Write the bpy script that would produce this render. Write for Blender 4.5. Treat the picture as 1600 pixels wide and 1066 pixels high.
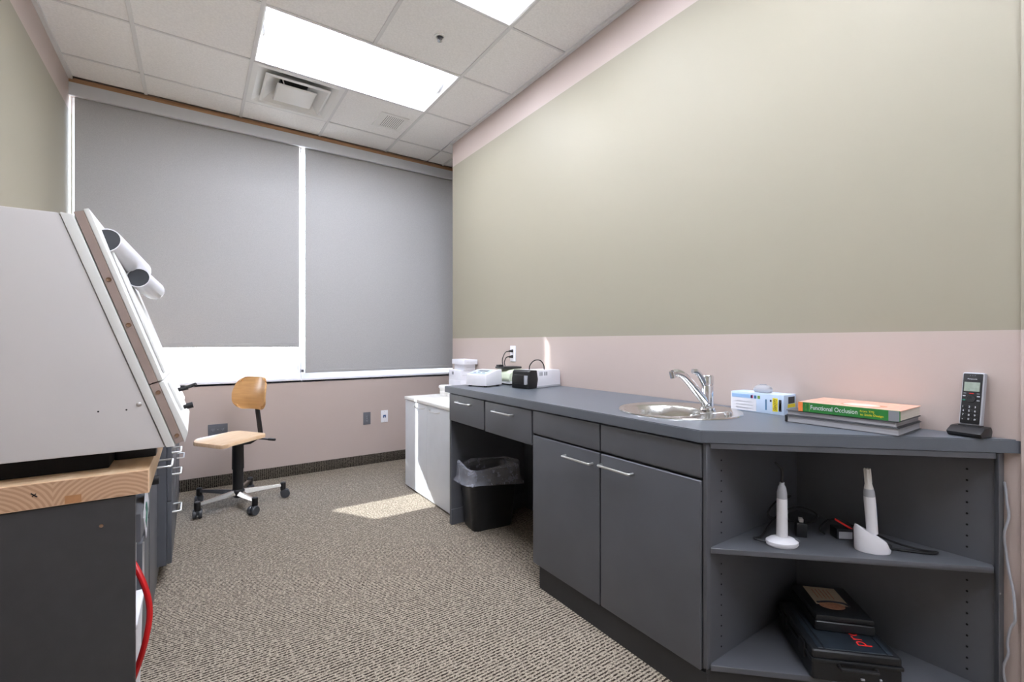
import bpy, bmesh, math, random
from mathutils import Vector, Matrix
random.seed(7)
PI = math.pi
for o in list(bpy.data.objects): bpy.data.objects.remove(o)
sc = bpy.context.scene
C = sc.collection

# ------------------------------------------------------------------ camera, sky, sun, exposure
cam_d = bpy.data.cameras.new('camera'); cam = bpy.data.objects.new('camera', cam_d); C.objects.link(cam)
cam.location = (0, 0, 1.17); cam.rotation_euler = (PI/2, 0, math.radians(-34.53))
cam_d.sensor_width = 36; cam_d.lens = 719.5/1600*36; cam_d.shift_y = 2/1600; cam_d.clip_start = .02
sc.camera = cam

w = bpy.data.worlds.new('sky'); sc.world = w; w.use_nodes = True
nt = w.node_tree; nt.nodes.clear()
wo = nt.nodes.new('ShaderNodeOutputWorld'); bg = nt.nodes.new('ShaderNodeBackground')
tc = nt.nodes.new('ShaderNodeTexCoord'); sx = nt.nodes.new('ShaderNodeSeparateXYZ'); rp = nt.nodes.new('ShaderNodeValToRGB')
nt.links.new(tc.outputs['Generated'], sx.inputs[0]); nt.links.new(sx.outputs['Z'], rp.inputs[0])
rp.color_ramp.elements[0].position = 0.0; rp.color_ramp.elements[0].color = (.86, .87, .92, 1)
rp.color_ramp.elements[1].position = .9; rp.color_ramp.elements[1].color = (.50, .66, 1, 1)
nt.links.new(rp.outputs[0], bg.inputs[0]); bg.inputs[1].default_value = 14.0
nt.links.new(bg.outputs[0], wo.inputs[0])

sun_d = bpy.data.lights.new('sun', 'SUN'); sun = bpy.data.objects.new('sun', sun_d); C.objects.link(sun)
sun_d.energy = 11.0; sun_d.angle = math.radians(.6); sun_d.color = (.96, .97, 1)
sun.rotation_euler = Vector((1.187, -1.97, -1.58)).to_track_quat('-Z', 'Y').to_euler()
sun.location = (-2, 8, 6)
LAMP = 35.0

sc.view_settings.view_transform = 'Standard'; sc.view_settings.look = 'None'
sc.view_settings.exposure = 0.47; sc.view_settings.gamma = 1.0; sc.view_settings.use_curve_mapping = False

# ------------------------------------------------------------------ materials
def lin(c):
    return tuple(((v/255)/12.92 if v/255 <= .04045 else ((v/255+.055)/1.055)**2.4) for v in c) + (1,)
def node(nt, t, **kw):
    n = nt.nodes.new('ShaderNode'+t)
    for k, v in kw.items(): setattr(n, k, v)
    return n
def base_mat(name):
    m = bpy.data.materials.new(name); m.use_nodes = True
    nt = m.node_tree; return m, nt, nt.nodes['Principled BSDF']
def mat(name, c, rough=.5, metal=0, var=.06, scale=12, bump=0, bscale=200, spec=.5, coat=0, trans=0, stretch=None):
    """plain procedural surface: slight tonal mottling plus optional fine bump"""
    m, nt, p = base_mat(name)
    p.inputs['Roughness'].default_value = rough; p.inputs['Metallic'].default_value = metal
    p.inputs['Specular IOR Level'].default_value = spec; p.inputs['Coat Weight'].default_value = coat
    col = lin(c)
    t = node(nt, 'TexCoord'); mp = node(nt, 'Mapping'); nt.links.new(t.outputs['Object'], mp.inputs[0])
    if stretch: mp.inputs['Scale'].default_value = stretch
    n = node(nt, 'TexNoise'); n.inputs['Scale'].default_value = scale; n.inputs['Detail'].default_value = 4
    nt.links.new(mp.outputs[0], n.inputs['Vector'])
    mr = node(nt, 'MapRange'); mr.inputs[1].default_value = .3; mr.inputs[2].default_value = .7
    mr.inputs[3].default_value = 1-var; mr.inputs[4].default_value = 1+var
    nt.links.new(n.outputs[0], mr.inputs[0])
    mx = node(nt, 'VectorMath', operation='SCALE'); mx.inputs[0].default_value = col[:3]
    nt.links.new(mr.outputs[0], mx.inputs['Scale']); nt.links.new(mx.outputs[0], p.inputs['Base Color'])
    if bump:
        b = node(nt, 'TexNoise'); b.inputs['Scale'].default_value = bscale; b.inputs['Detail'].default_value = 3
        nt.links.new(mp.outputs[0], b.inputs['Vector'])
        bb = node(nt, 'Bump'); bb.inputs['Strength'].default_value = bump; bb.inputs['Distance'].default_value = .002
        nt.links.new(b.outputs[0], bb.inputs['Height']); nt.links.new(bb.outputs[0], p.inputs['Normal'])
    return m
def wall_mat():
    m, nt, p = base_mat('banded_wall_paint')
    g = node(nt, 'NewGeometry'); s = node(nt, 'SeparateXYZ'); nt.links.new(g.outputs['Position'], s.inputs[0])
    a = node(nt, 'Math', operation='GREATER_THAN'); a.inputs[1].default_value = 1.206
    b = node(nt, 'Math', operation='LESS_THAN'); b.inputs[1].default_value = 2.794
    nt.links.new(s.outputs['Z'], a.inputs[0]); nt.links.new(s.outputs['Z'], b.inputs[0])
    c = node(nt, 'Math', operation='MULTIPLY'); nt.links.new(a.outputs[0], c.inputs[0]); nt.links.new(b.outputs[0], c.inputs[1])
    mx = node(nt, 'Mix', data_type='RGBA'); nt.links.new(c.outputs[0], mx.inputs[0])
    mx.inputs[6].default_value = lin((186, 171, 163)); mx.inputs[7].default_value = lin((152, 146, 129))
    nt.links.new(mx.outputs[2], p.inputs['Base Color'])
    p.inputs['Roughness'].default_value = .55; p.inputs['Specular IOR Level'].default_value = .25
    n = node(nt, 'TexNoise'); n.inputs['Scale'].default_value = 160; nt.links.new(g.outputs['Position'], n.inputs['Vector'])
    bb = node(nt, 'Bump'); bb.inputs['Strength'].default_value = .06; bb.inputs['Distance'].default_value = .002
    nt.links.new(n.outputs[0], bb.inputs['Height']); nt.links.new(bb.outputs[0], p.inputs['Normal'])
    return m
def carpet_mat(name, upright=False, dark=1.0):
    m, nt, p = base_mat(name)
    g = node(nt, 'NewGeometry'); mp = node(nt, 'Mapping'); nt.links.new(g.outputs['Position'], mp.inputs[0])
    if upright: mp.inputs['Rotation'].default_value = (-PI/2, 0, 0)
    wv = node(nt, 'TexWave', wave_type='BANDS', bands_direction='Y'); nt.links.new(mp.outputs[0], wv.inputs['Vector'])
    wv.inputs['Scale'].default_value = 22 if not upright else 22; wv.inputs['Distortion'].default_value = 1.6; wv.inputs['Detail'].default_value = 2; wv.inputs['Detail Scale'].default_value = 6
    if upright: wv.bands_direction = 'X'
    m2 = node(nt, 'Mapping'); m2.inputs['Scale'].default_value = (85, 120, 85) if not upright else (140, 60, 60); nt.links.new(mp.outputs[0], m2.inputs[0])
    ns = node(nt, 'TexNoise'); ns.inputs['Scale'].default_value = 1; ns.inputs['Detail'].default_value = 2; nt.links.new(m2.outputs[0], ns.inputs['Vector'])
    ds = node(nt, 'MapRange'); ds.inputs[1].default_value = .36; ds.inputs[2].default_value = .52; nt.links.new(ns.outputs[0], ds.inputs[0])
    wr = node(nt, 'MapRange'); wr.inputs[1].default_value = .72; wr.inputs[2].default_value = .28; nt.links.new(wv.outputs['Fac'], wr.inputs[0])
    fm = node(nt, 'Math', operation='MULTIPLY'); nt.links.new(ds.outputs[0], fm.inputs[0]); nt.links.new(wr.outputs[0], fm.inputs[1])
    n2 = node(nt, 'TexNoise'); n2.inputs['Scale'].default_value = 210; n2.inputs['Detail'].default_value = 2; nt.links.new(mp.outputs[0], n2.inputs['Vector'])
    mr = node(nt, 'MapRange'); mr.inputs[1].default_value = .30; mr.inputs[2].default_value = .66; mr.inputs[3].default_value = .42; mr.inputs[4].default_value = 1.12
    nt.links.new(n2.outputs[0], mr.inputs[0])
    cm = node(nt, 'Mix', data_type='RGBA'); nt.links.new(fm.outputs[0], cm.inputs[0]); d = dark
    cm.inputs[6].default_value = tuple(x*d for x in lin((174, 162, 145))[:3])+(1,)
    cm.inputs[7].default_value = tuple(x*d for x in lin((56, 47, 40))[:3])+(1,)
    mx = node(nt, 'VectorMath', operation='SCALE'); nt.links.new(cm.outputs[2], mx.inputs[0]); nt.links.new(mr.outputs[0], mx.inputs['Scale'])
    nt.links.new(mx.outputs[0], p.inputs['Base Color'])
    p.inputs['Roughness'].default_value = .95; p.inputs['Specular IOR Level'].default_value = .1
    bb = node(nt, 'Bump'); bb.inputs['Strength'].default_value = .5; bb.inputs['Distance'].default_value = .003
    iv = node(nt, 'Math', operation='SUBTRACT'); nt.links.new(mr.outputs[0], iv.inputs[0]); nt.links.new(fm.outputs[0], iv.inputs[1])
    nt.links.new(iv.outputs[0], bb.inputs['Height']); nt.links.new(bb.outputs[0], p.inputs['Normal'])
    return m
def wood_mat(name, c1, c2, scale=(4, 60, 60), rough=.4, rings=False):
    m, nt, p = base_mat(name)
    t = node(nt, 'TexCoord'); mp = node(nt, 'Mapping'); nt.links.new(t.outputs['Object'], mp.inputs[0])
    mp.inputs['Scale'].default_value = scale
    if rings:
        mp.inputs['Scale'].default_value = (1, 1, 1); sp_ = node(nt, 'SeparateXYZ'); nt.links.new(mp.outputs[0], sp_.inputs[0])
        pp = node(nt, 'Math', operation='PINGPONG'); pp.inputs[1].default_value = .13; nt.links.new(sp_.outputs['X'], pp.inputs[0])
        zz = node(nt, 'Math', operation='SUBTRACT'); zz.inputs[1].default_value = .70; nt.links.new(sp_.outputs['Z'], zz.inputs[0])
        cb = node(nt, 'CombineXYZ'); nt.links.new(pp.outputs[0], cb.inputs['X']); nt.links.new(zz.outputs[0], cb.inputs['Z']); mp = cb
        v = node(nt, 'TexWave', wave_type='RINGS', rings_direction='Y'); v.inputs['Scale'].default_value = 30
        v.inputs['Distortion'].default_value = 4.0; v.inputs['Detail'].default_value = 3; v.inputs['Detail Scale'].default_value = .4
    else:
        v = node(nt, 'TexNoise'); v.inputs['Scale'].default_value = 1; v.inputs['Detail'].default_value = 5; v.inputs['Distortion'].default_value = .4
    nt.links.new(mp.outputs[0], v.inputs['Vector'])
    r = node(nt, 'ValToRGB'); r.color_ramp.elements[0].position = .3; r.color_ramp.elements[1].position = .7
    r.color_ramp.elements[0].color = lin(c1); r.color_ramp.elements[1].color = lin(c2)
    nt.links.new(v.outputs[0], r.inputs[0]); nt.links.new(r.outputs[0], p.inputs['Base Color'])
    p.inputs['Roughness'].default_value = rough
    return m
def emit_mat(name, c, s):
    m, nt, p = base_mat(name)
    p.inputs['Base Color'].default_value = lin((240, 240, 240)); p.inputs['Emission Color'].default_value = lin(c); p.inputs['Emission Strength'].default_value = s
    return m
def glass_mat():
    m = bpy.data.materials.new('window_glass'); m.use_nodes = True; nt = m.node_tree; nt.nodes.clear()
    o = node(nt, 'OutputMaterial'); mx = node(nt, 'MixShader'); t = node(nt, 'BsdfTransparent'); g = node(nt, 'BsdfGlossy'); lw = node(nt, 'LayerWeight'); f = node(nt, 'Math', operation='POWER'); f.inputs[1].default_value = 4
    lw.inputs['Blend'].default_value = .5; nt.links.new(lw.outputs['Facing'], f.inputs[0])
    t.inputs[0].default_value = (.95, .97, .965, 1); g.inputs['Roughness'].default_value = .02
    nt.links.new(f.outputs[0], mx.inputs[0]); nt.links.new(t.outputs[0], mx.inputs[1]); nt.links.new(g.outputs[0], mx.inputs[2]); nt.links.new(mx.outputs[0], o.inputs[0])
    return m
def film_mat(name, c, tr, rough=.25):
    """thin clear plastic film"""
    m = bpy.data.materials.new(name); m.use_nodes = True; nt = m.node_tree; nt.nodes.clear()
    o = node(nt, 'OutputMaterial'); mx = node(nt, 'MixShader'); t = node(nt, 'BsdfTransparent'); g = node(nt, 'BsdfPrincipled')
    g.inputs['Base Color'].default_value = lin(c); g.inputs['Roughness'].default_value = rough; g.inputs['Specular IOR Level'].default_value = .9
    n = node(nt, 'TexNoise'); n.inputs['Scale'].default_value = 35; n.inputs['Detail'].default_value = 4
    tcn = node(nt, 'TexCoord'); nt.links.new(tcn.outputs['Object'], n.inputs['Vector'])
    b = node(nt, 'Bump'); b.inputs['Strength'].default_value = .9; b.inputs['Distance'].default_value = .02
    nt.links.new(n.outputs[0], b.inputs['Height']); nt.links.new(b.outputs[0], g.inputs['Normal'])
    mr = node(nt, 'MapRange'); mr.inputs[1].default_value = .35; mr.inputs[2].default_value = .65; mr.inputs[3].default_value = max(0, tr-.06); mr.inputs[4].default_value = min(1, tr+.06)
    nt.links.new(n.outputs[0], mr.inputs[0]); nt.links.new(mr.outputs[0], mx.inputs[0])
    nt.links.new(g.outputs[0], mx.inputs[1]); nt.links.new(t.outputs[0], mx.inputs[2]); nt.links.new(mx.outputs[0], o.inputs[0])
    return m
def blind_mat():
    m = bpy.data.materials.new('roller_blind_fabric'); m.use_nodes = True; nt = m.node_tree; nt.nodes.clear()
    o = node(nt, 'OutputMaterial'); mx = node(nt, 'MixShader'); d = node(nt, 'BsdfDiffuse'); t = node(nt, 'BsdfTranslucent')
    g = node(nt, 'NewGeometry'); mp = node(nt, 'Mapping'); mp.inputs['Scale'].default_value = (300, 300, 300); nt.links.new(g.outputs['Position'], mp.inputs[0])
    n = node(nt, 'TexNoise'); n.inputs['Scale'].default_value = 1; nt.links.new(mp.outputs[0], n.inputs['Vector'])
    r = node(nt, 'ValToRGB'); r.color_ramp.elements[0].color = lin((154, 153, 152)); r.color_ramp.elements[1].color = lin((188, 187, 186))
    nt.links.new(n.outputs[0], r.inputs[0]); nt.links.new(r.outputs[0], d.inputs[0])
    t.inputs[0].default_value = lin((196, 192, 188)); mx.inputs[0].default_value = .08
    nt.links.new(d.outputs[0], mx.inputs[1]); nt.links.new(t.outputs[0], mx.inputs[2]); nt.links.new(mx.outputs[0], o.inputs[0])
    return m
M = dict(
    wall=wall_mat(), carpet=carpet_mat('loop_carpet'), cbase=carpet_mat('carpet_base', True, .34),
    pink=mat('pink_paint', (208, 187, 181), .45, var=.01),
    nearwall=mat('white_bounce_paint', (236, 234, 230), .6, var=.01),  # near wall is out of view; white chosen to bounce more light
    tile=mat('mineral_fibre_tile', (242, 241, 240), .95, var=.05, scale=90, bump=.5, bscale=260, spec=.1),
    tee=mat('ceiling_tee_metal', (222, 222, 222), .5, var=.01),
    slab=mat('ceiling_slab', (150, 150, 150), .9),
    white=mat('white_enamel', (236, 236, 234), .4, var=.01),
    refl=mat('troffer_reflector', (243, 243, 242), .5, var=.01),
    lamp=emit_mat('fluorescent_lens', (235, 240, 255), LAMP),
    pvc=mat('white_window_vinyl', (232, 232, 236), .4, var=.01),
    fascia=mat('fascia_aluminium', (206, 208, 212), .5, metal=.0, var=.02),
    oak=wood_mat('oak_trim', (150, 112, 80), (182, 142, 106), (3, 60, 60), .5),
    glass=glass_mat(), blind=blind_mat(),
    lam=mat('grey_laminate', (87, 89, 94), .42, var=.05, scale=7, bump=.06, bscale=400),
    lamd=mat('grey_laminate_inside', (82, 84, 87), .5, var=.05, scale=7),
    top=mat('worktop_laminate', (92, 97, 104), .38, var=.03, scale=300, bump=.05, bscale=500),
    toe=mat('toe_kick_black', (44, 44, 45), .6, var=.1),
    dark=mat('black_plastic', (24, 24, 26), .42, var=.1),
    rubber=mat('black_rubber', (18, 18, 19), .6, var=.1),
    gadget=mat('gadget_grey', (150, 150, 153), .35, var=.03),
    castor=mat('castor_grey', (58, 60, 64), .4, var=.05),
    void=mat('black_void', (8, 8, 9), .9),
    nickel=mat('satin_nickel', (205, 205, 203), .32, metal=.85, var=.02),
    steel=mat('brushed_steel', (208, 206, 202), .2, metal=1, var=.03, scale=60),
    chrome=mat('chrome', (225, 228, 232), .06, metal=1, var=.01),
    brass=mat('bronze_screw', (150, 122, 100), .35, metal=.8),
    beigecab=mat('pale_grey_cabinet', (213, 215, 219), .42, var=.02),
    offwhite=mat('offwhite_laminate', (226, 224, 220), .45, var=.01),
    boxside=mat('enclosure_paint', (212, 208, 206), .4, var=.02, scale=3, bump=.05, bscale=120),
    boxfront=mat('enclosure_door_white', (230, 230, 226), .4, var=.02),
    strip=mat('enclosure_mauve_strip', (156, 138, 130), .5, var=.04),
    butcher=wood_mat('butcher_block', (226, 192, 152), (240, 212, 178), (40, 3, 40), .45),
    endgrain=wood_mat('butcher_end_grain', (184, 146, 114), (204, 168, 136), (9, 9, 13), .6, rings=True),
    knot=mat('end_grain_inset', (178, 128, 84), .6, var=.12, scale=60),
    panel=mat('bench_panel_charcoal', (60, 60, 61), .5, var=.06, scale=30, bump=.1, bscale=500),
    beech=wood_mat('beech_plywood', (196, 150, 96), (214, 168, 112), (6, 6, 70), .28),
    beech_lit=wood_mat('beech_seat_lit', (216, 180, 142), (230, 200, 166), (5, 60, 5), .16),  # paler than the backrest: window reflection put into the seat colour
    red=mat('red_hose', (196, 24, 28), .35, var=.03),
    redp=mat('red_print', (226, 44, 40), .5, var=.02),
    whitep=mat('white_plastic', (238, 238, 242), .35, var=.01),
    lgrey=mat('light_grey_metal', (176, 178, 184), .4, var=.02),
    mgrey=mat('mid_grey_plastic', (128, 130, 136), .45, var=.03),
    green=mat('pale_green_plastic', (206, 214, 190), .45, var=.02),
    bookg=mat('book_green', (40, 118, 52), .4, var=.04, scale=30),
    orange=mat('book_orange', (236, 130, 62), .4, var=.02),
    peach=mat('book_cover_peach', (220, 168, 146), .38, var=.16, scale=18, stretch=(1, 4, 1)),
    paper=mat('paper_pages', (214, 206, 192), .8, var=.12, scale=6, stretch=(1, 1, 200)),
    greypage=mat('grey_page_edges', (160, 160, 163), .5, var=.25, scale=4, stretch=(1, 1, 260)),
    cover=mat('charcoal_cover', (56, 58, 62), .4),
    yellow=mat('yellow_print', (236, 216, 40), .5, var=.02),
    blue=mat('pale_blue_card', (196, 214, 236), .5, var=.02),
    blued=mat('blue_band', (150, 186, 226), .5, var=.02),
    cyan=mat('blue_print', (60, 110, 150), .5), magenta=mat('magenta_print', (176, 60, 110), .5), lime=mat('lime_print', (120, 160, 70), .5),
    card=mat('white_card', (226, 226, 232), .6, var=.02), ink=mat('dark_ink', (52, 54, 62), .6),
    lcd=mat('lcd_grey', (140, 152, 140), .25, var=.1, scale=120),
    film=film_mat('bin_liner_film', (232, 235, 250), .74, .12),
    case=mat('black_case_plastic', (26, 28, 31), .38, var=.12, scale=40, bump=.15, bscale=500),
    caseb=mat('blue_black_case_panel', (34, 42, 50), .42, var=.2, scale=25),
    cream=mat('cream_label', (206, 188, 164), .6, var=.04), skin=mat('photo_print_tan', (196, 140, 112), .6, var=.2, scale=90),
    blocker=mat('sun_blocker_grey', (205, 203, 200), .9, var=.05),
    tealp=mat('teal_print', (22, 110, 92), .5), slate=mat('slate_plate', (104, 106, 112), .45, var=.03),
    ledblue=mat('blue_mark', (50, 80, 130), .4),
)
# ------------------------------------------------------------------ mesh helpers
def bx(bm, x0, x1, y0, y1, z0, z1, bev=0, seg=2, mtx=None):
    t = bmesh.new(); bmesh.ops.create_cube(t, size=1)
    bmesh.ops.transform(t, matrix=Matrix.Translation(((x0+x1)/2, (y0+y1)/2, (z0+z1)/2)) @ Matrix.Diagonal((abs(x1-x0), abs(y1-y0), abs(z1-z0), 1)), verts=t.verts)
    if bev: bmesh.ops.bevel(t, geom=t.edges[:], offset=bev, segments=seg, affect='EDGES', profile=.6)
    merge(bm, t, mtx)
def merge(bm, t, mtx=None):
    if mtx is not None: bmesh.ops.transform(t, matrix=mtx, verts=t.verts)
    me = bpy.data.meshes.new('tmp'); t.to_mesh(me); t.free(); bm.from_mesh(me); bpy.data.meshes.remove(me)
def prism(bm, poly, a0, a1, axis='z', bev=0, seg=2, mtx=None):
    """extrude a 2D polygon along an axis; axis z: (x,y); y: (x,z); x: (y,z)"""
    t = bmesh.new()
    def v3(p, a):
        return {'z': (p[0], p[1], a), 'y': (p[0], a, p[1]), 'x': (a, p[0], p[1])}[axis]
    lo = [t.verts.new(v3(p, a0)) for p in poly]; hi = [t.verts.new(v3(p, a1)) for p in poly]
    n = len(poly); t.faces.new(lo[::-1]); t.faces.new(hi)
    for i in range(n): t.faces.new((lo[i], lo[(i+1) % n], hi[(i+1) % n], hi[i]))
    bmesh.ops.recalc_face_normals(t, faces=t.faces)
    if bev: bmesh.ops.bevel(t, geom=t.edges[:], offset=bev, segments=seg, affect='EDGES', profile=.6)
    merge(bm, t, mtx)
def lathe(bm, prof, seg=24, mtx=None, caps=True):
    t = bmesh.new(); rings = []
    for r, z in prof:
        rings.append([t.verts.new((r*math.cos(2*PI*i/seg), r*math.sin(2*PI*i/seg), z)) for i in range(seg)])
    for a, b in zip(rings, rings[1:]):
        for i in range(seg): t.faces.new((a[i], a[(i+1) % seg], b[(i+1) % seg], b[i]))
    if caps:
        if prof[0][0] > 1e-6: t.faces.new(rings[0][::-1])
        if prof[-1][0] > 1e-6: t.faces.new(rings[-1])
    bmesh.ops.remove_doubles(t, verts=t.verts, dist=1e-6)
    bmesh.ops.recalc_face_normals(t, faces=t.faces); merge(bm, t, mtx)
def axis_m(p, d):
    """matrix putting local z along d at p"""
    return Matrix.Translation(p) @ Vector(d).to_track_quat('Z', 'Y').to_matrix().to_4x4()
def rod(bm, p, q, r, seg=12, r2=None):
    p, q = Vector(p), Vector(q); L = (q-p).length
    lathe(bm, [(r, 0), (r if r2 is None else r2, L)], seg, axis_m(p, q-p))
def smooth_path(pts, n=6):
    pts = [Vector(p) for p in pts]
    if n <= 1: return pts
    P = [pts[0]*2-pts[1]] + pts + [pts[-1]*2-pts[-2]]; out = []
    for i in range(1, len(P)-2):
        a, b, c, d = P[i-1:i+3]
        for k in range(n):
            t = k/n
            out.append(.5*((2*b)+(c-a)*t+(2*a-5*b+4*c-d)*t*t+(3*b-a-3*c+d)*t**3))
    return out+[pts[-1]]
def tube(bm, pts, r, seg=8, n=6):
    P = smooth_path(pts, n); t = bmesh.new(); rings = []; up = None
    for i, p in enumerate(P):
        d = (P[min(i+1, len(P)-1)]-P[max(i-1, 0)]).normalized()
        if up is None: up = d.orthogonal().normalized()
        up = (up - d*up.dot(d)); up = up.normalized() if up.length > 1e-6 else d.orthogonal().normalized()
        s = d.cross(up); rr = r(i/(len(P)-1)) if callable(r) else r
        rings.append([t.verts.new(p+(up*math.cos(2*PI*k/seg)+s*math.sin(2*PI*k/seg))*rr) for k in range(seg)])
    for a, b in zip(rings, rings[1:]):
        for k in range(seg): t.faces.new((a[k], a[(k+1) % seg], b[(k+1) % seg], b[k]))
    t.faces.new(rings[0][::-1]); t.faces.new(rings[-1])
    bmesh.ops.recalc_face_normals(t, faces=t.faces); merge(bm, t)
def BM(): return bmesh.new()
def link(name, bm, m, parent=None, world=False, smooth=True, angle=35):
    me = bpy.data.meshes.new(name)
    if world and parent is not None:
        r = parent
        while r.parent: r = r.parent
        mw = Matrix.Translation(r.location) @ r.rotation_euler.to_matrix().to_4x4()
        bmesh.ops.transform(bm, matrix=mw.inverted(), verts=bm.verts)
    bm.to_mesh(me); bm.free()
    for mm in (m if isinstance(m, (list, tuple)) else [m]): me.materials.append(M[mm] if isinstance(mm, str) else mm)
    if smooth:
        me.polygons.foreach_set('use_smooth', [True]*len(me.polygons)); me.set_sharp_from_angle(angle=math.radians(angle))
    o = bpy.data.objects.new(name, me); C.objects.link(o)
    if parent is not None: o.parent = parent
    return o
def box(name, b, m, parent=None, bev=.002, world=True, seg=2):
    bm = BM(); bx(bm, *b, bev=bev, seg=seg); return link(name, bm, m, parent, world)
def tag(o, label, cat, group=None):
    o['label'] = label; o['category'] = cat
    if group: o['group'] = group
    return o
def thing(name, label, cat, loc=(0, 0, 0), rz=0, group=None):
    o = bpy.data.objects.new(name, None); C.objects.link(o); o.location = loc; o.rotation_euler = (0, 0, rz); o.empty_display_size = .05
    return tag(o, label, cat, group)
def struct(name, bm, m, parent=None):
    o = link(name, bm, m, parent)
    if parent is None: o['kind'] = 'structure'
    return o
def sbox(name, b, m, parent=None, bev=0):
    bm = BM(); bx(bm, *b, bev=bev); return struct(name, bm, m, parent)
def text(name, s, m, parent, origin, xd, yd, width=None, height=.01, ext=.0004, world=True, part_label=None):
    cu = bpy.data.curves.new('t', 'FONT'); cu.body = s; cu.size = 1; cu.extrude = 0; cu.resolution_u = 3
    ob = bpy.data.objects.new('t', cu); C.objects.link(ob)
    dg = bpy.context.evaluated_depsgraph_get(); me = bpy.data.meshes.new_from_object(ob.evaluated_get(dg))
    bpy.data.objects.remove(ob); bpy.data.curves.remove(cu)
    bm = BM(); bm.from_mesh(me); bpy.data.meshes.remove(me)
    xs = [v.co.x for v in bm.verts]; ys = [v.co.y for v in bm.verts]
    x0, x1, y0, y1 = min(xs), max(xs), min(ys), max(ys)
    sy = height/(y1-y0); sx_ = width/(x1-x0) if width else sy
    X = Vector(xd).normalized(); Y = Vector(yd).normalized(); N = X.cross(Y); O = Vector(origin)
    for v in bm.verts:
        v.co = O + X*((v.co.x-x0)*sx_) + Y*((v.co.y-y0)*sy) + N*.0006
    return link(name, bm, m, parent, world, smooth=False)
def quad(bm, o, xd, yd, w, h, t=.0008):
    """thin printed label: a slab w x h lying on the plane (o, xd, yd)"""
    X = Vector(xd).normalized(); Y = Vector(yd).normalized(); N = X.cross(Y)
    m = Matrix((X, Y, N)).transposed().to_4x4(); m.translation = Vector(o)
    bx(bm, 0, w, 0, h, -.0002, t, mtx=m)
def handle_bm(bm, p0, p1, out, r=.005):
    """bow pull: p0,p1 on the door face, out = stand-off vector"""
    p0, p1, out = Vector(p0), Vector(p1), Vector(out); d = (p1-p0).normalized()*.006
    tube(bm, [p0, p0+out*.8, p0+out*.95+d*.3, p0+out+d, p1+out-d, p1+out*.95-d*.3, p1+out*.8, p1], r, 10, 1)

XW, YW, XL, CZ, HC = 1.967, 4.43, -.7255, 3.022, .887
# ------------------------------------------------------------------ room shell
sbox('floor', (-.9, 2.9, -2.3, 4.7, -.12, 0), 'carpet')
wl = sbox('wall_left', (XL-.15, XL, -2.3, 4.60, 0, 3.15), 'wall')
sbox('wall_right', (XW, XW+.13, -2.3, 3.831, 0, 3.15), 'wall')
sbox('wall_alcove', (2.72, 2.87, 3.70, 4.60, 0, 3.15), 'wall')
sbox('wall_return', (XW+.13, 2.72, 3.70, 3.831, 0, 3.15), 'wall')
sbox('wall_near', (XL-.15, XW+.13, -2.3, -2.15, 0, 3.15), 'nearwall')
sbox('wall_far', (XL, 2.72, YW, YW+.17, 0, .822), 'wall')
sbox('wall_header', (XL, 2.72, YW, YW+.17, 2.915, 3.15), 'wall')
sbox('exterior_sun_blocker', (-1.8, -.50, 5.4, 5.48, -1.0, 2.0), 'blocker')  # unseen slab added outside the window only to cut off part of the sun
sbox('baseboard_far', (XL, 2.72, YW-.012, YW, 0, .092), 'cbase', bev=.002)
sbox('baseboard_left', (XL, XL+.012, -2.15, 1.6, 0, .092), 'cbase', bev=.002)
sbox('baseboard_right', (XW-.012, XW, -2.15, .12, 0, .092), 'cbase', bev=.002)
sbox('trim_1', (XL, 2.72, YW-.045, YW, 2.985, 3.018), 'oak', bev=.003)
sbox('trim_2', (XL, 2.72, YW-.05, YW-.022, 2.895, 2.985), 'fascia', bev=.003)
sbox('trim_3', (XW-.014, XW, .06, .262, 0, 3.02), 'wall', bev=.006)
sbox('trim_4', (XW-.022, XW, -2.15, 3.84, 3.006, 3.024), 'tee')
sbox('trim_5', (XL, XL+.022, -2.15, YW-.045, 3.006, 3.024), 'tee')
sbox('trim_6', (XW-.022, 2.72, 3.831, 3.853, 3.006, 3.024), 'tee')

# windows: white vinyl frames, one pane each, behind the blinds
def window(name, x0, x1, rail=.075):
    zb, zt = .822, 2.93; y0, y1 = YW+.045, YW+.10; f = .048
    bm = BM()
    bx(bm, x0, x1, y0, y1, zb, zb+rail, .004); bx(bm, x0, x1, y0, y1, zt-f, zt, .004)
    bx(bm, x0, x0+f*.55, y0, y1, zb+.075, zt-f, .004); bx(bm, x1-f*.55, x1, y0, y1, zb+.075, zt-f, .004)
    wd = struct(name, bm, 'pvc')
    bm = BM(); bx(bm, x0+f*.5, x1-f*.5, y0+.024, y0+.030, zb+.07, zt-f+.005); link('pane', bm, 'glass', wd)
    bm = BM(); bx(bm, x0, x1, YW-.004, y0, zb-.006, zb+.012, .002); bx(bm, x0, x1, YW-.004, YW+.006, zb-.006, zb+.03, .002)
    link('window_sill', bm, 'pvc', wd)
window('window_1', XL+.002, .778)
window('window_2', .782, 2.718, .105)

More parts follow.
